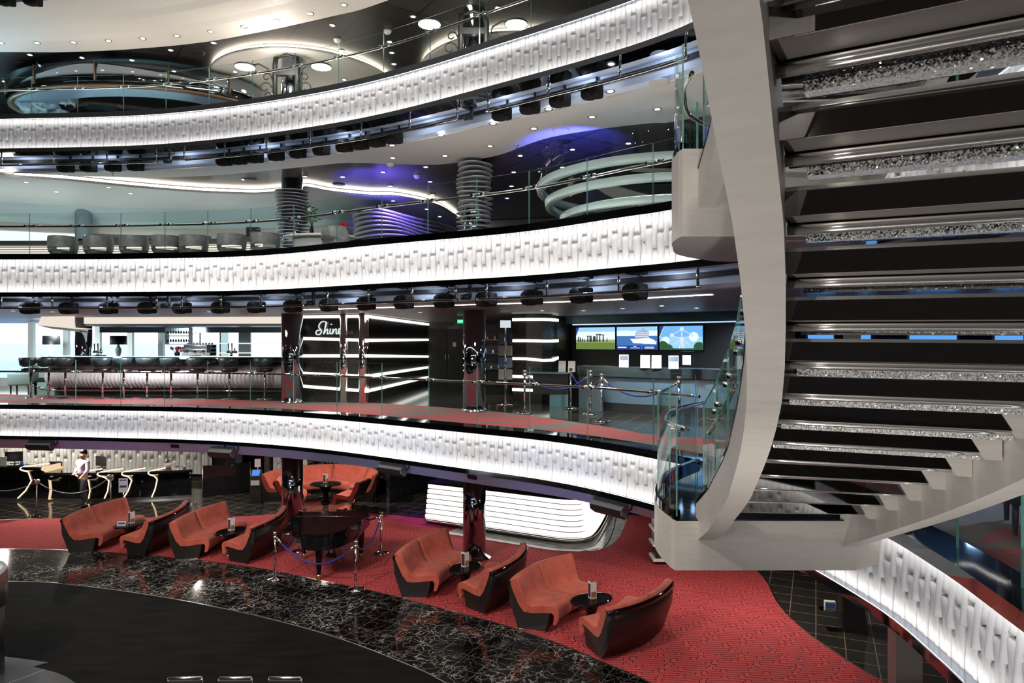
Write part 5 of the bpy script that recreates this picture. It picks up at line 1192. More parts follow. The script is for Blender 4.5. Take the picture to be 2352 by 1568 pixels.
for r in range(4):
    for s_ in (-1, 1):
        z = .62 + r * .29; pk = MB(); pk.box((s_ * .10, -.06, z + .09), (.17, .05, .20)); pk = pk.build('pocket', m_glass, bs)
        c = MB(); c.box((s_ * .10, -.06, z + .13), (.14, .02, .25)); c.build('leaflet', M('leaflet_print_%d%d' % (r, s_ + 1), ((.10, .16, .35), (.45, .45, .5), (.2, .3, .5), (.55, .55, .5))[(r + s_) % 4], .5), pk)
cy = [(.03, 17.25), (.35, 17.02), (.75, 17.0), (1.0, 17.25), (1.22, 18.4), (1.6, 18.85), (1.3, 19.2), (.03, 17.7)]
b = MB(); b.poly(cy, 3.206, 5.449); struct(b.build('wall_strip_corner', m_mesh), 'dark curved wall corner with light strips')
strips([(.02, 17.24), (.35, 17.01), (.76, 16.98), (1.02, 17.25), (1.23, 18.4)], [(5.31, 5.31, 5.31, 5.31, 5.33), (4.78, 4.78, 4.77, 4.77, 4.78), (4.33, 4.33, 4.29, 4.29, 4.32), (3.88, 3.88, 3.87, 3.87, 3.88), (3.55, 3.55, 3.54, 3.54, 3.52)], 'curved corner wall', .07)
# ---------------------------------------------------------------- excursions desk with three screens
TA, TBp = Vector((1.45, 19.1)), Vector((6.2, 14.95)); TD = (TBp - TA).normalized(); TN = Vector((TD.y, -TD.x))
def tvp(u, z, off=0.): p = TA + TD * u + TN * off; return Vector((p.x, p.y, z))
b = MB(); b.poly([TA, TBp, TBp - TN * .2, TA - TN * .2], 3.206, 5.449); struct(b.build('wall_screens', m_black), 'black wall carrying three screens')
b = MB(); b.poly([TA + TN * .3 - TD * .4, TBp + TN * .3, TBp, TA - TD * .4], 5.24, 5.449); struct(b.build('trim_11', M('teal_header', (.06, .13, .15), .3)), 'teal header above the screens')
b = MB(); b.loft([[tvp(.5, 5.2, .28), tvp(.5, 5.23, .28)], [tvp(5.6, 5.2, .28), tvp(5.6, 5.23, .28)]], False, False, False); struct(b.build('trim_12', emis('cool_led', (.45, .65, 1), 1.0)), 'cool light line above the screens')
def scr_u(px):
    t_ = (px - CX) / F   # intersect view direction with wall line
    # TA + TD*u = (t_*y, y)
    return (TA.x - t_ * TA.y) / (t_ * TD.y - TD.x)
E_ = lambda n, c, s=1.0: emis('screen_' + n, c, s)
pic = {n: E_(n, c) for n, c in (('sky', (.30, .58, .85)), ('pale', (.72, .84, .92)), ('grass', (.13, .20, .05)), ('stone', (.045, .045, .045)), ('field', (.30, .33, .12)), ('sea', (.05, .16, .42)), ('hull', (.80, .86, .92)), ('deck', (.30, .38, .50)), ('navy', (.02, .05, .28)), ('text', (.8, .85, .95)), ('blue', (.16, .42, .80)), ('tree', (.03, .09, .04)), ('steel', (.62, .70, .75)), ('yellow', (.8, .75, .1)))}
slots = list(pic.values()); SI = {n: i for i, n in enumerate(pic)}
def screen(pa, pb, label, shapes):
    ua, ub = scr_u(pa), scr_u(pb); u = (ua + ub) / 2; W_, H_ = (ub - ua), .585; zc = 4.845
    p = tvp(u, zc, .06); t = thing('wall_screen', label, 'screen', p, math.atan2(TD.y, TD.x), 'wall screens above the desk')
    b = MB(); b.rbox((0, .0, 0), (W_ + .03, .06, H_ + .03), .01); b.build('bezel', m_black, t)
    b = MB()
    for i, (nm, poly) in enumerate(shapes):
        b.m = SI[nm]; y = -.032 - i * .0006
        b.add([((min(max(x, 0), 1) - .5) * W_, y, (min(max(z, 0), 1) - .5) * H_) for x, z in poly], [list(range(len(poly)))], False)
    b.build('picture', slots, t)
    return t
def rc(x0, z0, x1, z1): return [(x0, z0), (x1, z0), (x1, z1), (x0, z1)]
def circ(x, z, r, n=14, ar=.55): return [(x + r * ar * math.cos(2 * PI * k / n), z + r * math.sin(2 * PI * k / n)) for k in range(n)]
def rod(x0, z0, x1, z1, w=.012):
    d = Vector((x1 - x0, z1 - z0)); q = Vector((-d.y, d.x)).normalized() * w; return [(x0 + q.x, z0 + q.y), (x1 + q.x, z1 + q.y), (x1 - q.x, z1 - q.y), (x0 - q.x, z0 - q.y)]
stones = [('sky', rc(0, 0, 1, 1)), ('pale', rc(0, .45, 1, .8)), ('grass', rc(0, 0, 1, .36)), ('field', rc(0, .30, 1, .42))]
for x0, x1, h in ((.04, .08, .58), (.09, .13, .55), (.15, .19, .5), (.21, .24, .46), (.29, .33, .60), (.35, .42, .56), (.44, .52, .60), (.53, .57, .66), (.60, .64, .66), (.69, .73, .64), (.79, .82, .52)): stones.append(('stone', [(x0, .34), (x1, .34), (x1 - .008, h), (x0 + .008, h)]))
stones += [('stone', rc(.29, .57, .42, .62)), ('stone', rc(.52, .65, .66, .70)), ('stone', rc(.60, .63, .74, .67)), ('navy', [(0, .6), (0, 1), (.09, 1)]), ('yellow', [(0, .56), (0, .60), (.09, 1), (.105, 1)])]
screen(1328, 1417, 'wall screen showing standing stones on green grass', stones)
ship = [('pale', rc(0, 0, 1, 1)), ('sky', rc(0, .82, 1, 1)), ('sea', rc(0, .0, 1, .60)), ('hull', [(.34, .48), (.42, .28), (.85, .26), (.97, .38), (.80, .52), (.46, .46)]), ('deck', [(.45, .48), (.80, .52), (.80, .78), (.72, .86), (.50, .80), (.46, .66)]), ('hull', rc(.48, .56, .79, .585)), ('hull', rc(.48, .64, .79, .665)), ('hull', rc(.50, .72, .78, .745)), ('deck', rc(.62, .86, .70, .93)), ('pale', [(.62, .26), (.97, .24), (.99, .36), (.85, .30)]), ('navy', rc(0, 0, 1, .18)), ('text', rc(.03, .07, .25, .12)), ('text', rc(.35, .06, .58, .085)), ('text', rc(.42, .12, .5, .15)), ('text', rc(.70, .10, .93, .125)), ('text', rc(.70, .05, .93, .075)), ('text', rc(.63, .03, .633, .16)), ('pale', rc(.08, .78, .34, .84))]
screen(1421, 1514, 'wall screen showing a white cruise ship at sea', ship)
tower = [('blue', rc(0, 0, 1, 1)), ('sky', rc(0, 0, 1, .55)), ('pale', circ(.8, .55, .2)), ('pale', circ(.15, .4, .16)), ('tree', circ(.08, .12, .26)), ('tree', circ(.22, .06, .18)), ('tree', circ(.92, .12, .22)), ('tree', rc(0, 0, 1, .07))]
for a_ in (((.53, .06), (.53, .90)), ((.47, .06), (.53, .5)), ((.59, .06), (.53, .5)), ((.30, .62), (.53, .86)), ((.76, .62), (.53, .86)), ((.30, .62), (.53, .45)), ((.76, .62), (.53, .45)), ((.36, .22), (.53, .45)), ((.70, .22), (.53, .45))): tower.append(('steel', rod(*a_[0], *a_[1])))
tower += [('steel', circ(x, z, .085)) for x, z in ((.53, .88), (.30, .62), (.76, .62), (.53, .46))] + [('navy', [(0, .55), (0, 1), (.11, 1)]), ('yellow', [(0, .50), (0, .55), (.11, 1), (.125, 1)])]
screen(1519, 1618, 'wall screen showing a steel ball tower against blue sky', tower)
# desk
ds = thing('excursion_desk', 'long dark desk with pale blue glass front under the screens', 'desk', (3.2, 15, Z2))
dq = Curve([(1.6, 15.9), (2.0, 15.1), (2.8, 14.5), (4.2, 13.6), (5.4, 12.6)])
b = MB(); ribbon(b, dq, [(.0, 3.97), (-.10, 4.0), (-.10, 4.20), (.62, 4.20), (.62, 3.22)]); b.build('counter_top', M('charcoal_counter', (.035, .045, .048), .25), ds, True)
b = MB(); ribbon(b, dq, [(.0, 3.97), (.22, 3.40)]); b.build('glass_front', M('pale_blue_glass_front', (.25, .36, .44), .18), ds, True)
b = MB(); ribbon(b, dq, [(.22, 3.40), (.2, 3.206)]); b.build('kick_plate', m_black, ds, True)
b = MB(); b.poly([(1.56, 15.95), (1.95, 15.1), (1.98, 15.12), (1.85, 16.6)], 3.206, 4.19); b.build('end_panel', m_bluegrey, ds, True)
lw = thing('low_desk', 'lower dark desk with glass top beside the excursion desk', 'desk', (.9, 16.2, Z2))
b = MB(); b.poly([(.33, 16.3), (1.36, 16.05), (1.42, 16.5), (.45, 16.85)], 4.0, 4.03); b.build('glass_top', M('teal_glass_top', (.15, .30, .33), .08), lw, True)
b = MB(); b.poly([(.5, 16.42), (1.33, 16.22), (1.36, 16.42), (.55, 16.72)], 3.5, 3.999); b.build('body', m_black, lw, True)
b = MB(); b.poly([(.9, 16.35), (1.33, 16.22), (1.36, 16.42), (.95, 16.5)], 3.206, 3.5); b.build('foot', M('teal_foot_panel', (.12, .25, .28), .2), lw, True)
def leaflet(px, d, zb, wd, ht, label, face=m_paper, band=None):
    p = at(px, 800, d); t = thing('leaflet_holder', label, 'leaflet', (p.x, p.y, zb), R(-12), 'notices standing on the gallery desks')
    b = MB(); b.loft([[Vector((sx * wd / 2, y, z)) for y, z in ((-.05, 0), (.03, ht), (.05, ht), (.06, 0))] for sx in (-1, 1)], True, True, False); b.build('holder', face, t)
    if band:
        b = MB(); b.add([(sx * wd * .44, -.053 + .08 * q, ht * q) for sx, q in ((-1, .55), (1, .55), (1, .92), (-1, .92))], [(0, 1, 2, 3)]); b.build('print', band, t)
m_photo = M('leaflet_photo', (.08, .10, .16), .4)
leaflet(1291, 16.4, 4.035, .17, .26, 'white notice on the low glass desk, first from the curved corner wall')
leaflet(1313, 16.3, 4.035, .17, .26, 'white notice on the low glass desk, next to the dark desk end')
for px, d, lab, bd in ((1433, 14.5, 'card with dark photo on the excursion desk below the ship screen', m_photo), (1482, 14.1, 'white price list below the gap between ship and tower screens', None), (1508, 13.95, 'white price list, second of the pair under the ship screen', None), (1547, 13.6, 'card with photo on the excursion desk under the tower screen', m_photo)):
    leaflet(px, d + .25, 4.205, .20, .27, lab, m_paper, bd)
p = at(1582, 830, 13.6); ab = thing('acrylic_box', 'clear box with white notice at the desk under the tower screen', 'box', (p.x, p.y, 4.205), R(-35))
b = MB(); b.box((0, 0, .18), (.30, .22, .36)); b.build('clear_box', m_glass, ab); b = MB(); b.box((0, -.115, .19), (.17, .006, .19)); b.build('notice', m_paper, ab)
S2 = [(1205, 949, 'beside the curved corner wall'), (1311, 938, 'farther back by the low glass desk'), (1356, 951, 'between low glass desk and excursion desk'), (1382, 968, 'on the carpet edge before the excursion desk'), (1560, 985, 'before the excursion desk near the stair glass')]
sp2 = [stanchion(on(x, y, Z2), 'chrome stanchion on the middle gallery ' + l, Z2) for x, y, l in S2]
rope(sp2[0], sp2[2], .30, 'blue rope from the curved corner wall to the low glass desk')
rope(sp2[1], sp2[3], .26, 'blue rope from the low glass desk to the carpet edge')
rope(sp2[3], sp2[4], .28, 'long blue rope across the pale blue desk front')
# ---------------------------------------------------------------- blue lit zone behind the stairs
b = MB(); b.poly([(6.3, 14.9), (XR, 12.5), (XR, 12.7), (6.3, 15.1)], 3.206, 5.449); struct(b.build('wall_blue_zone', M('deep_navy_wall', (.012, .02, .05), .15)))
for px0, px1, z0, z1, d, lab in ((1858, 1912, 4.0, 5.0, 13.9, 'bright blue backlit board behind the stair treads, closer to the screens'), (1975, 1998, 3.4, 5.2, 13.6, 'narrow blue lit slot behind the stair treads'), (2095, 2190, 3.6, 4.9, 13.3, 'wide blue lit window behind the stair treads'), (2290, 2345, 3.4, 5.1, 12.9, 'blue lit panel behind the treads at the picture edge')):
    a, c = (px0 - CX) / F * d, (px1 - CX) / F * d; t = thing('backlit_board', lab, 'light panel', ((a + c) / 2, d + .0, (z0 + z1) / 2), R(-14))
    b = MB(); b.box((0, 0, 0), ((c - a), .05, z1 - z0)); b.build('lit_face', m_bluelit, t); b = MB(); b.box((0, .05, 0), ((c - a) + .08, .06, z1 - z0 + .08)); b.build('frame', m_black, t)
o = text('MSC', at(1786, 771, 14.3), .34, M('dim_logo', (.30, .30, .30), .4), R(-14), 'wall_logo'); tag(o, 'grey MSC letters on the dark wall behind the stair treads', 'sign')
q = at(1820, 857, 12.2); xs = thing('exit_board', 'white exit notice with an arrow behind the stair treads', 'sign', (q.x, q.y, Z2))
b = MB(); b.box((0, 0, .92), (.26, .015, .20)); b.build('board', m_paper, xs); b = MB(); b.lathe([(.15, 0), (.15, .015), (.015, .03), (.015, .83)], n=16); b.build('pole', m_chrome, xs)
text('EXIT', (q.x, q.y - .012, Z2 + .96), .075, m_textblack, 0, 'lettering', xs)
b = MB(); b.add([(x, -.012, z) for x, z in ((-.05, .875), (.02, .875), (.02, .86), (.055, .885), (.02, .91), (.02, .895), (-.05, .895))], [list(range(7))]); b.build('arrow', m_textblack, xs)
pc = thing('poster_stand', 'white text poster on a stand behind the stair treads', 'sign', ((1957 - CX) / F * 12, 12.0, Z2))
b = MB(); b.box((0, 0, 1.35), (.30, .02, .75)); b.build('poster', m_paper, pc); b = MB(); b.box((0, -.012, 1.45), (.2, .004, .1)); b.box((0, -.012, 1.25), (.24, .004, .02)); b.box((0, -.012, 1.2), (.24, .004, .02)); b.build('print', m_navy, pc); b = MB(); b.tube([(0, .02, 0), (0, .02, 1.0)], .015, 6); b.lathe([(.16, 0), (.16, .02)], n=16); b.build('stand', m_chrome, pc)
column(9.0, 11.0, .28, 'mirrored round column in the blue lit zone behind the stairs')
m_navyfab = M('navy_fabric', (.015, .022, .05), .6)
armchair((4.35, 5.55, Z2), R(60), 'dark navy armchair on the gallery above the lit fascia beside the stairs', m_navyfab)
armchair((5.3, 7.0, Z2), R(150), 'dark navy armchair deeper on the gallery beside the stairs', m_navyfab)
# ================================================================ UPPER GALLERY
Z3 = 6.502
sc_ = thing('slatted_counter', 'long counter with glowing horizontal slats behind the grey tub chairs', 'counter', (-9, 16.4, Z3))
kc = Curve([(-15.5, 16.2), (-12.5, 16.35), (-9, 16.25), (-7.2, 16.05), (-6.0, 15.75), (-5.75, 15.6)])
b = MB(); ribbon(b, kc, [(.06, 6.56), (.06, 7.06)]); b.build('glow_panel', emis('counter_glow', (1, .90, .80), .85), sc_, True)
for k in range(8):
    b = MB(); z = 6.60 + k * .058; ribbon(b, kc, [(-.03, z), (-.03, z + .018), (.06, z + .018)]); b.build('slat', m_pinkband, sc_, True)
b = MB(); ribbon(b, kc, [(.05, 7.05), (-.12, 7.06), (-.14, 7.15), (.5, 7.16), (.5, 6.5)]); b.build('counter_top', m_grey, sc_, True)
b = MB(); ribbon(b, kc, [(.06, 6.5), (.06, 6.57)]); b.build('kick_plate', m_black, sc_, True)
TC = None
for i, (x, d) in enumerate(((145, 14.95), (226, 14.95), (308, 14.9), (382, 14.85), (445, 14.8), (532, 14.65), (609, 14.5), (771, 13.75))):
    lab = 'grey tub chair at the slatted counter, %s from the window end' % ORD[i] if i < 7 else 'grey tub chair standing apart by the pale table with red flowers'
    if TC is None:
        TC = thing('tub_chair', lab, 'chair', group='grey tub chairs')
        def shell(nm, keep, m):
            b = MB(); RW = [(.17, .15), (.25, .17), (.285, .23), (.298, .30), (.303, .38), (.303, .46), (.295, .545)]; NA = 36
            def P(a, r, z, o): return Vector(((r + o) * math.cos(a), (r + o) * .92 * math.sin(a), z))
            for k in range(NA):
                a0, a1 = 2 * PI * k / NA, 2 * PI * (k + 1) / NA; am = (a0 + a1) / 2; back = math.degrees(math.acos(math.sin(am)))   # 0 = back, 180 = front
                for i in range(len(RW) - 1):
                    if not keep(back, i): continue
                    (r0, z0), (r1, z1) = RW[i], RW[i + 1]
                    q = [P(a0, r0, z0, 0), P(a1, r0, z0, 0), P(a1, r1, z1, 0), P(a0, r1, z1, 0)]; w_ = [P(a0, r0, z0, -.03), P(a1, r0, z0, -.03), P(a1, r1, z1, -.03), P(a0, r1, z1, -.03)]
                    b.add(q + w_, [(0, 1, 2, 3), (7, 6, 5, 4), (0, 4, 5, 1), (1, 5, 6, 2), (2, 6, 7, 3), (3, 7, 4, 0)], False)
            b.build(nm, m, TC)
        shell('backrest', lambda bk, i: bk < 62 and i >= 3, m_greychair)
        shell('tub_shell', lambda bk, i: i <= 1 or (bk >= 62 and i <= 5 - max(0, (bk - 95) / 14)), m_greychair)
        b = MB(); b.lathe([(.17, .165), (.235, .185), (.22, .20), (.02, .205)], n=28); b.build('seat', m_greychair, TC)
        b = MB(); b.tube([(0, 0, .02), (0, 0, .15)], .025, 10); b.build('pole', m_black, TC)
        b = MB(); b.lathe([(.22, 0), (.22, .012), (.04, .03)], n=24); b.build('base', m_chrome, TC); o = TC
    else: o = copy_tree(TC, label=lab)
    o.location = ((x - CX) / F * d, d, Z3); o.rotation_euler = (0, 0, R((178, 184, 181, 215, 180, 190, 190, 140)[i]))
# pale table, flowers, tall plant
tb = thing('pale_counter', 'pale round ended table by the finned column', 'table', ((735 - CX) / F * 14.9, 14.9, Z3))
b = MB(); b.lathe([(.62, .50), (.66, .53), (.62, .56)], n=32, sx=1.2, sy=.7); b.build('top', m_white, tb); b = MB(); b.lathe([(.45, 0), (.5, .5)], n=32, sx=1.2, sy=.7); b.build('body', m_wave, tb)
flowers('red_flowers', ((787 - CX) / F * 14.7, 14.7, Z3 + .562), 9, .10, m_red, 'small pot of red flowers on the pale table')
vs = thing('tall_plant', 'dark leafy plant with one white bloom beside the finned column', 'plant', ((716 - CX) / F * 14.85, 14.85, Z3 + .562))
b = MB(); b.lathe([(.03, 0), (.05, .05), (.035, .16), (.04, .2)], n=14); b.build('vase', m_blackgloss, vs)
for k in range(7):
    a = k * .9; b = MB(); tipz = .35 + .10 * (k % 4); b.tube([(0, 0, .18), (.04 * math.cos(a), .04 * math.sin(a), .3), (.12 * math.cos(a), .1 * math.sin(a), tipz)], .006, 5); b.build('stem', m_leaf, vs)
    b = MB(); c = Vector((.12 * math.cos(a), .1 * math.sin(a), tipz))
    for j in range(3): b.ball(c + Vector((.05 * math.cos(j * 2.1), 0, .05 * math.sin(j * 2.1))), .04, 6, (1, .3, .5))
    b.build('leaf', m_leaf, vs)
b = MB(); b.ball((-.05, 0, .56), .05, 8); b.build('blossom', m_petalwhite, vs)
# teal bulkhead, pink band, shop front
tk = Curve([(-20, 18.0), (-16, 19.2), (-12.5, 20.4), (-9, 20.9), (-6.6, 20.6), (-5.2, 20.2), (-4.4, 20.8)])
b = MB(); ribbon(b, tk, [(-.7, 8.66), (-.1, 8.36), (.0, 8.18)]); struct(b.build('wall_bulkhead', m_teal), 'pale teal curved bulkhead under the white ceiling')
b = MB(); ribbon(b, tk, [(-.02, 8.20), (-.02, 7.98), (.8, 7.98)]); struct(b.build('trim_13', m_pinkband), 'pinkish band below the teal bulkhead')
b = MB(); ribbon(b, tk, [(.10, 7.60), (.10, 7.97)], 0, tk.at_px(178, .1)); struct(b.build('window_11', emis('bright_window_band', (.88, .97, 1), 1.0)), 'bright window band under the bulkhead at the window end')
b = MB(); b.poly([(-13.5, 23.4), (-5.2, 23.0), (-5.2, 23.2), (-13.5, 23.6)], 6.5, 8.0); struct(b.build('wall_shop', m_bluegrey))
b = MB(); b.poly([(-9.0, 20.95), (-6.9, 20.75), (-6.9, 21.0), (-9.0, 21.2)], 6.5, 7.98); struct(b.build('wall_shop_front', m_teal), 'pale teal shop front wall')
b = MB(); b.poly([(-9.2, 20.9), (-8.9, 20.9), (-8.9, 21.3), (-9.2, 21.3)], 6.5, 7.98); struct(b.build('column', m_teal), 'teal square pillar of the shop front')
pt = thing('shop_picture', 'dark picture with red shapes on the teal shop wall', 'picture', at(593, 541, 20.80))
b = MB(); b.box((0, 0, 0), (.72, .04, .5)); b.build('canvas', m_black, pt); b = MB()
for x, z, r in ((-.22, -.05, .05), (-.15, -.17, .07), (-.05, .02, .04), (-.24, .08, .03), (-.12, .1, .045)): b.add([(x + r * math.cos(k * .9), -.024, z + r * math.sin(k * .9)) for k in range(7)], [list(range(7))])
b.build('red_shapes', m_red, pt)
b = MB()
for k in range(9): b.box((.1 + .07 * math.cos(k * 2.2), -.024, -.1 + .04 * k), (.18, .006, .012))
b.build('green_shapes', m_teal, pt)
sg = thing('shop_script_sign', 'tiny white script sign on the pinkish band', 'sign', at(600, 484, 20.35))
b = MB(); b.tube([(-.42 + .84 * k / 60, -.02, .02 * math.sin(k * 1.25) + (.05 if k in (3, 22, 40) else 0)) for k in range(61)], .007, 5); b.tube([(-.2, -.02, -.08), (.25, -.02, -.08)], .004, 5); b.build('lettering', m_sign, sg)
# perforated screen far back
pf = thing('bead_screen', 'shimmering bead screen beyond the grey chairs', 'screen', ((266 - CX) / F * 21.5, 21.5, Z3))
b = MB()
for k in range(16):
    for j in range(9): b.box((-.6 + 1.2 * k / 15, 0, .45 + .10 * j), (.055, .01, .045))
o = b.build('bead_pattern', M('bead_silver', (.40, .50, .48), .2, .5), pf); o['kind'] = 'stuff'
b = MB(); b.box((0, .03, .725), (1.4, .02, 1.45)); b.build('backing', m_bluegrey, pf)
# wavy ribbed wall
ww = thing('ribbed_wave_wall', 'purple lit wall of stacked wavy ribs behind the gallery', 'wall sculpture', (-3, 19, Z3))
wc = Curve([(-4.45, 19.6), (-4.25, 18.8), (-3.7, 18.5), (-3.0, 18.9), (-2.3, 19.9), (-1.7, 21.2), (-1.2, 23)])
for k in range(15):
    b = MB(); rings = []
    for i in range(41):
        u = wc.L * i / 40; z = 6.75 + k * .115 + .05 * math.sin(u * 2.2 + k * .35) - .10 * (u / wc.L) * (k / 14) * 3
        o_ = .05 * math.sin(u * 3 + k * .6); rings.append([wc.pt(u, o_ - .10, z), wc.pt(u, o_ + .15, z), wc.pt(u, o_ + .15, z + .035), wc.pt(u, o_ - .10, z + .035)])
    b.loft(rings, True, True, True); b.build('rib', m_wave, ww, True)
b = MB(); ribbon(b, wc, [(.16, 6.5), (.16, 8.1)]); b.build('backing', m_slate, ww, True)
b = MB(); b.poly([(-1.3, 23), (6, 21), (6, 21.2), (-1.3, 23.2)], 6.5, 8.8); struct(b.build('wall_upper_dark', M('brown_dark_wall', (.07, .06, .06), .3)))
# glass drum with pale rings (lift lobby)
gd_ = thing('glass_drum', 'large round glass drum with three pale rings near the stairs', 'glass structure', (3.0, 13.6, Z3))
b = MB(); b.loft([[Vector((r * math.cos(a), r * math.sin(a), z)) for a in [2 * PI * j / 64 for j in range(64)]] for r, z in ((1.7, .5), (2.2, .85), (2.45, 1.25), (2.5, 1.9))], True, False, True); b.build('glass_shell', m_glass, gd_)
for r, z in ((2.47, 1.30), (2.3, 1.0), (2.0, .70)):
    b = MB(); b.loft([[Vector((rr * math.cos(a), rr * math.sin(a), zz)) for a in [2 * PI * j / 64 for j in range(65)]] for rr, zz in ((r + .03, z - .06), (r + .05, z + .06), (r - .1, z + .06), (r - .12, z - .06), (r + .03, z - .06))], False, False, True); b.build('ring', m_teal, gd_)
b = MB(); b.lathe([(.5, 0), (.5, .5), (1.7, .52)], n=48); b.build('foot', m_mirror, gd_)
for px, w_, lab in ((1430, .55, 'beige lift door behind the glass drum, closer to the finned column'), (1500, .75, 'wide beige lift door behind the glass drum near the landing')):
    d = 17.5; t = thing('lift_door', lab, 'door', ((px - CX) / F * d, d, Z3), kind='structure')
    b = MB(); b.box((0, 0, .95), (w_, .05, 1.9)); b.build('door_leaf', M('lit_beige_door', (.55, .50, .44), .35) if not bpy.data.materials.get('lit_beige_door') else bpy.data.materials['lit_beige_door'], t)
    b = MB(); b.box((0, .03, .98), (w_ + .16, .06, 2.05)); b.build('frame', m_black, t)
b = MB(); b.poly([(1.9, 17.65), (6.5, 17.3), (6.5, 17.5), (1.9, 17.85)], 6.5, 8.8); struct(b.build('wall_lift', m_darkwall))
# ================================================================ TOP GALLERY
Z4 = 9.852
for i, (x, y, r, lab) in enumerate(((-5.75, 19.15, 2.5, 'large cream ceiling disc with glowing rim around the ornate lamp column'), (.1, 18.35, 2.55, 'second cream ceiling disc with glowing rim, closer to the stairs'))):
    t = thing('ceiling_disc', lab, 'ceiling disc', (x, y, 11.86))
    b = MB(); b.lathe([(.01, .0), (r - .03, .0), (r, .02), (r, .10), (r - .06, .10)], n=72); b.build('disc_face', m_cream, t)
    b = MB(); b.lathe([(r - .10, .11), (r - .06, .11), (r - .06, .17), (r - .10, .17)], n=72, cap=False); b.build('rim_light', m_cove, t)
    b = MB(); b.lathe([(r - .14, .10), (r - .14, .188)], n=48); b.build('core', m_cream, t)
# ornate lamp columns
def ornate(x, y, z0, label):
    t = thing('ornate_lamp', label, 'lamp', (x, y, z0))
    for s_ in (-1, 1):
        b = MB(); b.tube([(s_ * .28, -.05, 0), (s_ * .28, -.05, 1.75), (s_ * .25, -.05, 1.95)], .06, 10); b.build('post', m_black, t)
        for k, (r, z) in enumerate(((.16, 1.15), (.12, 1.42), (.10, .95))):
            b = MB(); b.tube([(s_ * (.34 + r - (r * (1 - .14 * j / 3)) * math.cos(j * .42)), -.1, z + r * (1 - .14 * j / 3) * math.sin(j * .42)) for j in range(15)], .016, 6); b.build('scroll', m_black, t)
        b = MB(); b.tube([(s_ * .30, -.1, 1.3), (s_ * .42, -.15, 1.62), (s_ * .62, -.2, 1.72), (s_ * .80, -.25, 1.66)], .02, 6); b.build('lamp_arm', m_black, t)
        hd = MB(); hd.lathe([(.06, 1.70), (.24, 1.64), (.25, 1.60)], (s_ * .92, -.28, 0), 24); hd = hd.build('lamp_head', m_black, t)
        b = MB(); b.lathe([(.235, 1.60), (.2, 1.585), (.02, 1.58)], (s_ * .92, -.28, 0), 24); b.build('lens', m_lampwhite, hd)
        for k in range(3):
            b = MB(); b.tube([(s_ * (.30 + .05 * k), -.12, .75), (s_ * (.26 + .16 * k * .6), -.12, .15)], .014, 6); b.build('stay', m_black, t)
    t.scale = (1, 1, .95)
    b = MB(); b.box((0, -.05, 1.55), (.6, .12, .14)); b.tube([(-.3, -.05, 1.92), (0, -.05, 2.02), (.3, -.05, 1.92)], .04, 8); b.build('crosspiece', m_black, t)
    return t
ornate(-5.52, 16.75, Z4, 'ornate black iron lamp post under the first cream ceiling disc')
ornate(-.83, 14.75, Z4 + .1, 'ornate black iron lamp post under the cream disc closer to the stairs')
lamp('POINT', (-5.5, 16.0, 11.3), 60, WARM, .2); lamp('POINT', (-.8, 14.0, 11.3), 60, WARM, .2)
# oval bar canopy and tinted glass petals at the window end
ob = thing('oval_canopy', 'oval dark canopy ring with downlights above the top gallery', 'canopy', (-10.4, 19.0, 11.2))
def oval(a, r1, r2, z): return Vector((r1 * math.cos(a), r2 * math.sin(a), z))
AA = [2 * PI * j / 64 for j in range(65)]
b = MB(); b.loft([[oval(a, r1, r2, z) for a in AA] for r1, r2, z in ((3.3, 1.9, .0), (2.2, 1.05, .0))], False, False, True); b.build('ring_soffit', M('bluegrey_soffit', (.20, .25, .33), .35), ob)
b = MB(); b.loft([[oval(a, r1, r2, z) for a in AA] for r1, r2, z in ((3.3, 1.9, .0), (3.4, 1.98, .1), (3.4, 1.98, .55), (3.2, 1.8, .6))], False, False, True); b.build('dark_glass_band', m_mirror, ob)
b = MB(); b.loft([[oval(a, r1, r2, z) for a in AA] for r1, r2, z in ((3.36, 1.95, .0), (3.36, 1.95, -.06), (3.2, 1.82, -.06), (3.2, 1.82, 0))], False, False, True); b.build('bronze_rim', M('bronze_wood', (.13, .07, .04), .3), ob)
for k in range(5):
    b = MB(); a = R(-150 + 30 * k); b.tube([oval(a, 3.42, 2.0, .08), oval(a, 3.42, 2.0, .56)], .02, 6); b.build('mullion', M('bronze_mullion', (.16, .09, .05), .4) if k == 0 else bpy.data.materials['bronze_mullion'], ob)
b = MB(); b.loft([[oval(a, r1, r2, z) for a in AA] for r1, r2, z in ((2.2, 1.05, .0), (2.15, 1.0, .5))], False, False, True); b.build('inner_face', m_blackgloss, ob)
gp = thing('glass_flower', 'petals of blue tinted glass hanging at the window end', 'glass sculpture', at(75, 225, 18.4))
m_pet = noise_tint(M('tinted_glass_petal', (.3, .5, .6), .15), 7, (.03, .09, .12), (.62, .82, .92), detail=5)
for k, (dx, dz, l_, rot) in enumerate(((-.35, -.15, .85, -35), (-.2, .10, .95, -28), (.1, .36, 1.0, -22), (.4, -.35, .8, -30), (.5, .52, 1.05, -18))):
    b = MB(); n = 9; rings = []
    for i in range(n):
        q = i / (n - 1); ww_ = .26 * math.sin(PI * min(.98, q * .95 + .03)) ** .7; c = Vector((dx + l_ * q * math.cos(R(rot)), .25 * q, dz + l_ * q * math.sin(R(rot))))
        rings.append([c + Vector((ww_ * s_ * math.sin(R(-rot)), -.1 * (1 - s_ * s_), ww_ * s_ * math.cos(R(rot)))) for s_ in (-1, -.5, 0, .5, 1)])
    b.loft(rings, False, False, True); b.build('petal', m_pet, gp)
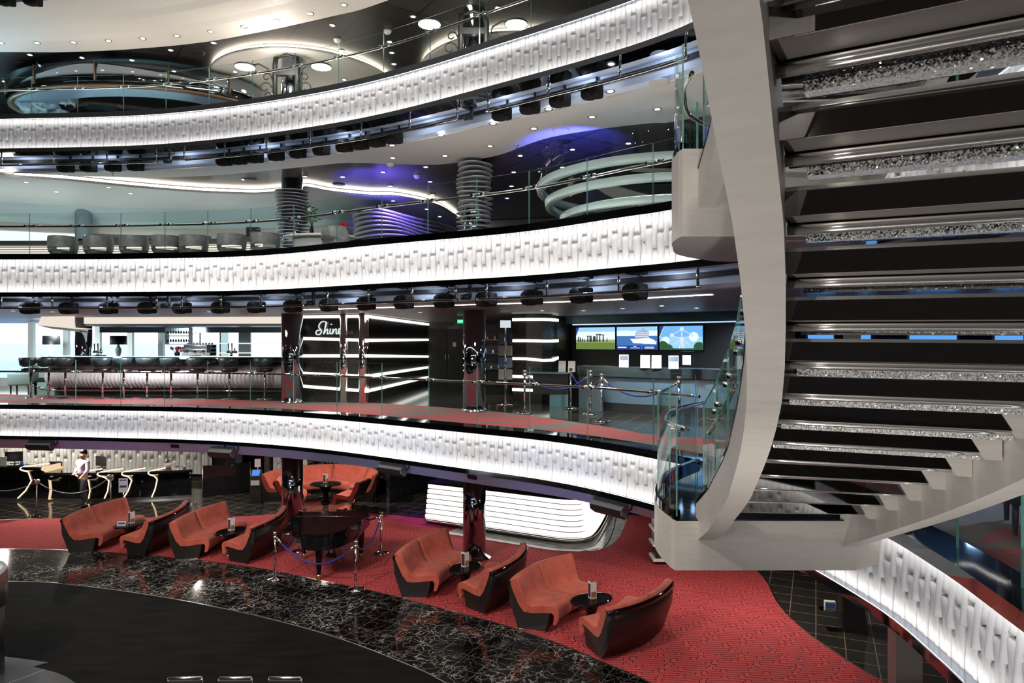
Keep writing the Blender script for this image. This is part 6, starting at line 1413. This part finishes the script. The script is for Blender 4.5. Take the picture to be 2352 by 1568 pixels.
# light panelled blocks behind the first disc
for px0, px1, py, d, lab in ((497, 580, 232, 21.5, 'pale panelled block beyond the first cream disc, window side'), (580, 645, 222, 21.0, 'pale panelled block corner beyond the first cream disc'), (742, 760, 200, 21.0, 'small pale panelled block beyond the ornate lamp')):
    a, c = (px0 - CX) / F * d, (px1 - CX) / F * d; ztop = min(11.8, CZ + (HY - py + 12) / F * d)
    t = thing('panelled_block', lab, 'wall block', ((a + c) / 2, d + .6, Z4))
    b = MB(); b.box((0, .3, (ztop - Z4) / 2), (c - a, .8, ztop - Z4)); b.build('core', m_white, t)
    for k in range(2):
        b = MB(); b.box(((k - .5) * (c - a) * .5, -.11, ztop - Z4 - .22), ((c - a) * .47, .03, .36)); b.build('panel', m_white, t)
# exit sign on the top ceiling
e2 = thing('exit_sign', 'green lit exit sign hanging under the top ceiling', 'sign', at(654, 78, 16.6), R(35))
b = MB(); b.box((0, 0, 0), (.34, .04, .20)); b.build('sign_body', m_green, e2); b = MB(); b.box((0, 0, .16), (.02, .02, .14)); b.build('hanger', m_black, e2)
text('EXIT', (0, -.03, 0), .12, m_signwhite, 0, 'exit_lettering', None).parent = e2
# ================================================================ CEILING FITTINGS
DLP = None
def downlight(px, py, z, label, group):
    global DLP
    p = on(px, py, z)
    if DLP is None:
        DLP = thing('downlight', label, 'ceiling light', group=group)
        b = MB(); b.lathe([(.050, .0), (.075, -.004), (.078, .004), (.05, .006)], n=20, cap=False); b.build('trim_ring', m_steel, DLP)
        b = MB(); b.lathe([(.052, .002), (.03, .0), (.002, .0)], n=16); b.build('lens', m_lampwhite, DLP); o = DLP
    else: o = copy_tree(DLP, label=label, group=group)
    o.location = p - Vector((0, 0, .008)); return o
for i, (x, y) in enumerate(((2, 98), (85, 98), (169, 97), (249, 93), (328, 88), (406, 82), (484, 72), (560, 61), (636, 47), (713, 31), (790, 11))):
    downlight(x, y, 11.97, 'small downlight in the cream ceiling ring, %s from the window end' % ORD[i], 'downlights in the cream ring')
for x, y in ((69, 126), (188, 132), (303, 138), (392, 115), (163, 154), (85, 171), (10, 187), (490, 98), (610, 104), (764, 58), (785, 116), (949, 38), (1143, 18), (1079, 13), (895, 96), (900, 121), (905, 147)):
    downlight(x, y, 12.05, 'small recessed downlight in the dark tiled top ceiling', 'downlights in the dark top ceiling')
for i, (x, y) in enumerate(((580, 148), (540, 165), (537, 191), (589, 222), (626, 215), (686, 152), (791, 183))):
    downlight(x, y, 11.86, 'small downlight in the first cream ceiling disc', 'downlights in the first cream disc')
for i, (x, y) in enumerate(((901, 333), (1012, 310), (1132, 283), (1260, 250), (1402, 209))):
    downlight(x, y, 8.74, 'downlight in the pale wavy soffit, front row, %s from the column side' % ORD[i], 'front downlights in the pale soffit')
for i, (x, y) in enumerate(((902, 362), (1022, 357), (1126, 335), (1226, 295), (1360, 268), (1510, 250))):
    downlight(x, y, 8.74, 'downlight in the pale wavy soffit, back row, %s from the column side' % ORD[i], 'back downlights in the pale soffit')
for x, y in ((1315, 343), (1292, 384), (1443, 329), (1195, 357), (978, 383), (988, 417), (897, 427), (787, 406), (994, 447), (1180, 395), (1175, 427), (880, 395), (1165, 455), (1250, 430), (700, 405), (560, 412)):
    downlight(x, y, 8.815, 'small recessed downlight in the brown tiled ceiling of the upper gallery', 'downlights in the brown tiled ceiling')
for x, y in ((903, 461), (980, 480), (1010, 497), (60, 418), (130, 440), (300, 444), (250, 430)):
    downlight(x, y, 8.66, 'small recessed downlight in the white wavy edged ceiling', 'downlights in the white wavy ceiling')
for x, y in ((30, 714), (120, 716), (230, 712), (348, 714), (480, 716), (590, 712), (965, 717), (830, 716), (1245, 713), (1340, 713), (1430, 708), (1520, 702), (1600, 707)):
    downlight(x, y, 5.45, 'small recessed downlight in the middle gallery ceiling', 'downlights in the middle gallery ceiling')
def fitting(name, px, py, z, prof, m, label, cat, group):
    p = on(px, py, z); b = MB(); b.lathe(prof, n=20); o = b.build(name, m); o.location = p; tag(o, label, cat, group)
SMK = [(.09, .0), (.09, -.03), (.06, -.075), (.03, -.09), (.005, -.092)]
for x, y, z, l in ((220, 158, 12.05, 'on the dark top ceiling above the glass balustrade'), (775, 90, 12.05, 'on the dark top ceiling beyond the exit sign'), (890, 70, 12.05, 'on the dark top ceiling toward the stairs'), (958, 402, 8.815, 'on the brown tiled ceiling between the finned columns'), (897, 374, 8.74, 'at the edge of the pale wavy soffit')):
    fitting('smoke_detector', x, y, z, SMK, m_white, 'white smoke detector ' + l, 'detector', 'white smoke detectors')
SPKC = [(.16, .0), (.16, -.012), (.13, -.016), (.01, -.016)]
for x, y, z, m, l in ((49, 147, 12.05, m_black, 'black, upper of two at the window end'), (12, 239, 12.05, m_black, 'black, lower of two at the window end'), (455, 120, 12.05, m_black, 'black, by the first cream disc'), (1515, 189, 8.74, m_soffit, 'pale, in the wide end of the soffit'), (1288, 298, 8.74, m_soffit, 'pale, at the narrow bend of the soffit'), (165, 407, 8.815, m_black, 'dark, over the white wavy edge'), (575, 412, 8.815, m_black, 'dark, before the finned column'), (778, 423, 8.815, m_black, 'dark, near the blue lit tiles'), (1296, 324, 8.815, m_black, 'dark, within the blue glow')):
    fitting('ceiling_speaker', x, y, z, SPKC, m, 'round ceiling speaker, ' + l, 'speaker', 'round ceiling speakers')
SPR = [(.035, 0), (.035, -.008), (.012, -.01), (.012, -.05), (.03, -.055), (.03, -.06)]
for x, y, z, l in ((85, 144, 12.05, 'in the teal lit tiles of the top ceiling'), (260, 399, 8.74, 'in the pale soffit under the first lighting rail'), (1187, 333, 8.74, 'at the bend of the pale soffit'), (1255, 405, 8.815, 'in the brown tiles beside the blue glow')):
    fitting('sprinkler_head', x, y, z, SPR, m_steel, 'small sprinkler head ' + l, 'sprinkler', 'sprinkler heads')
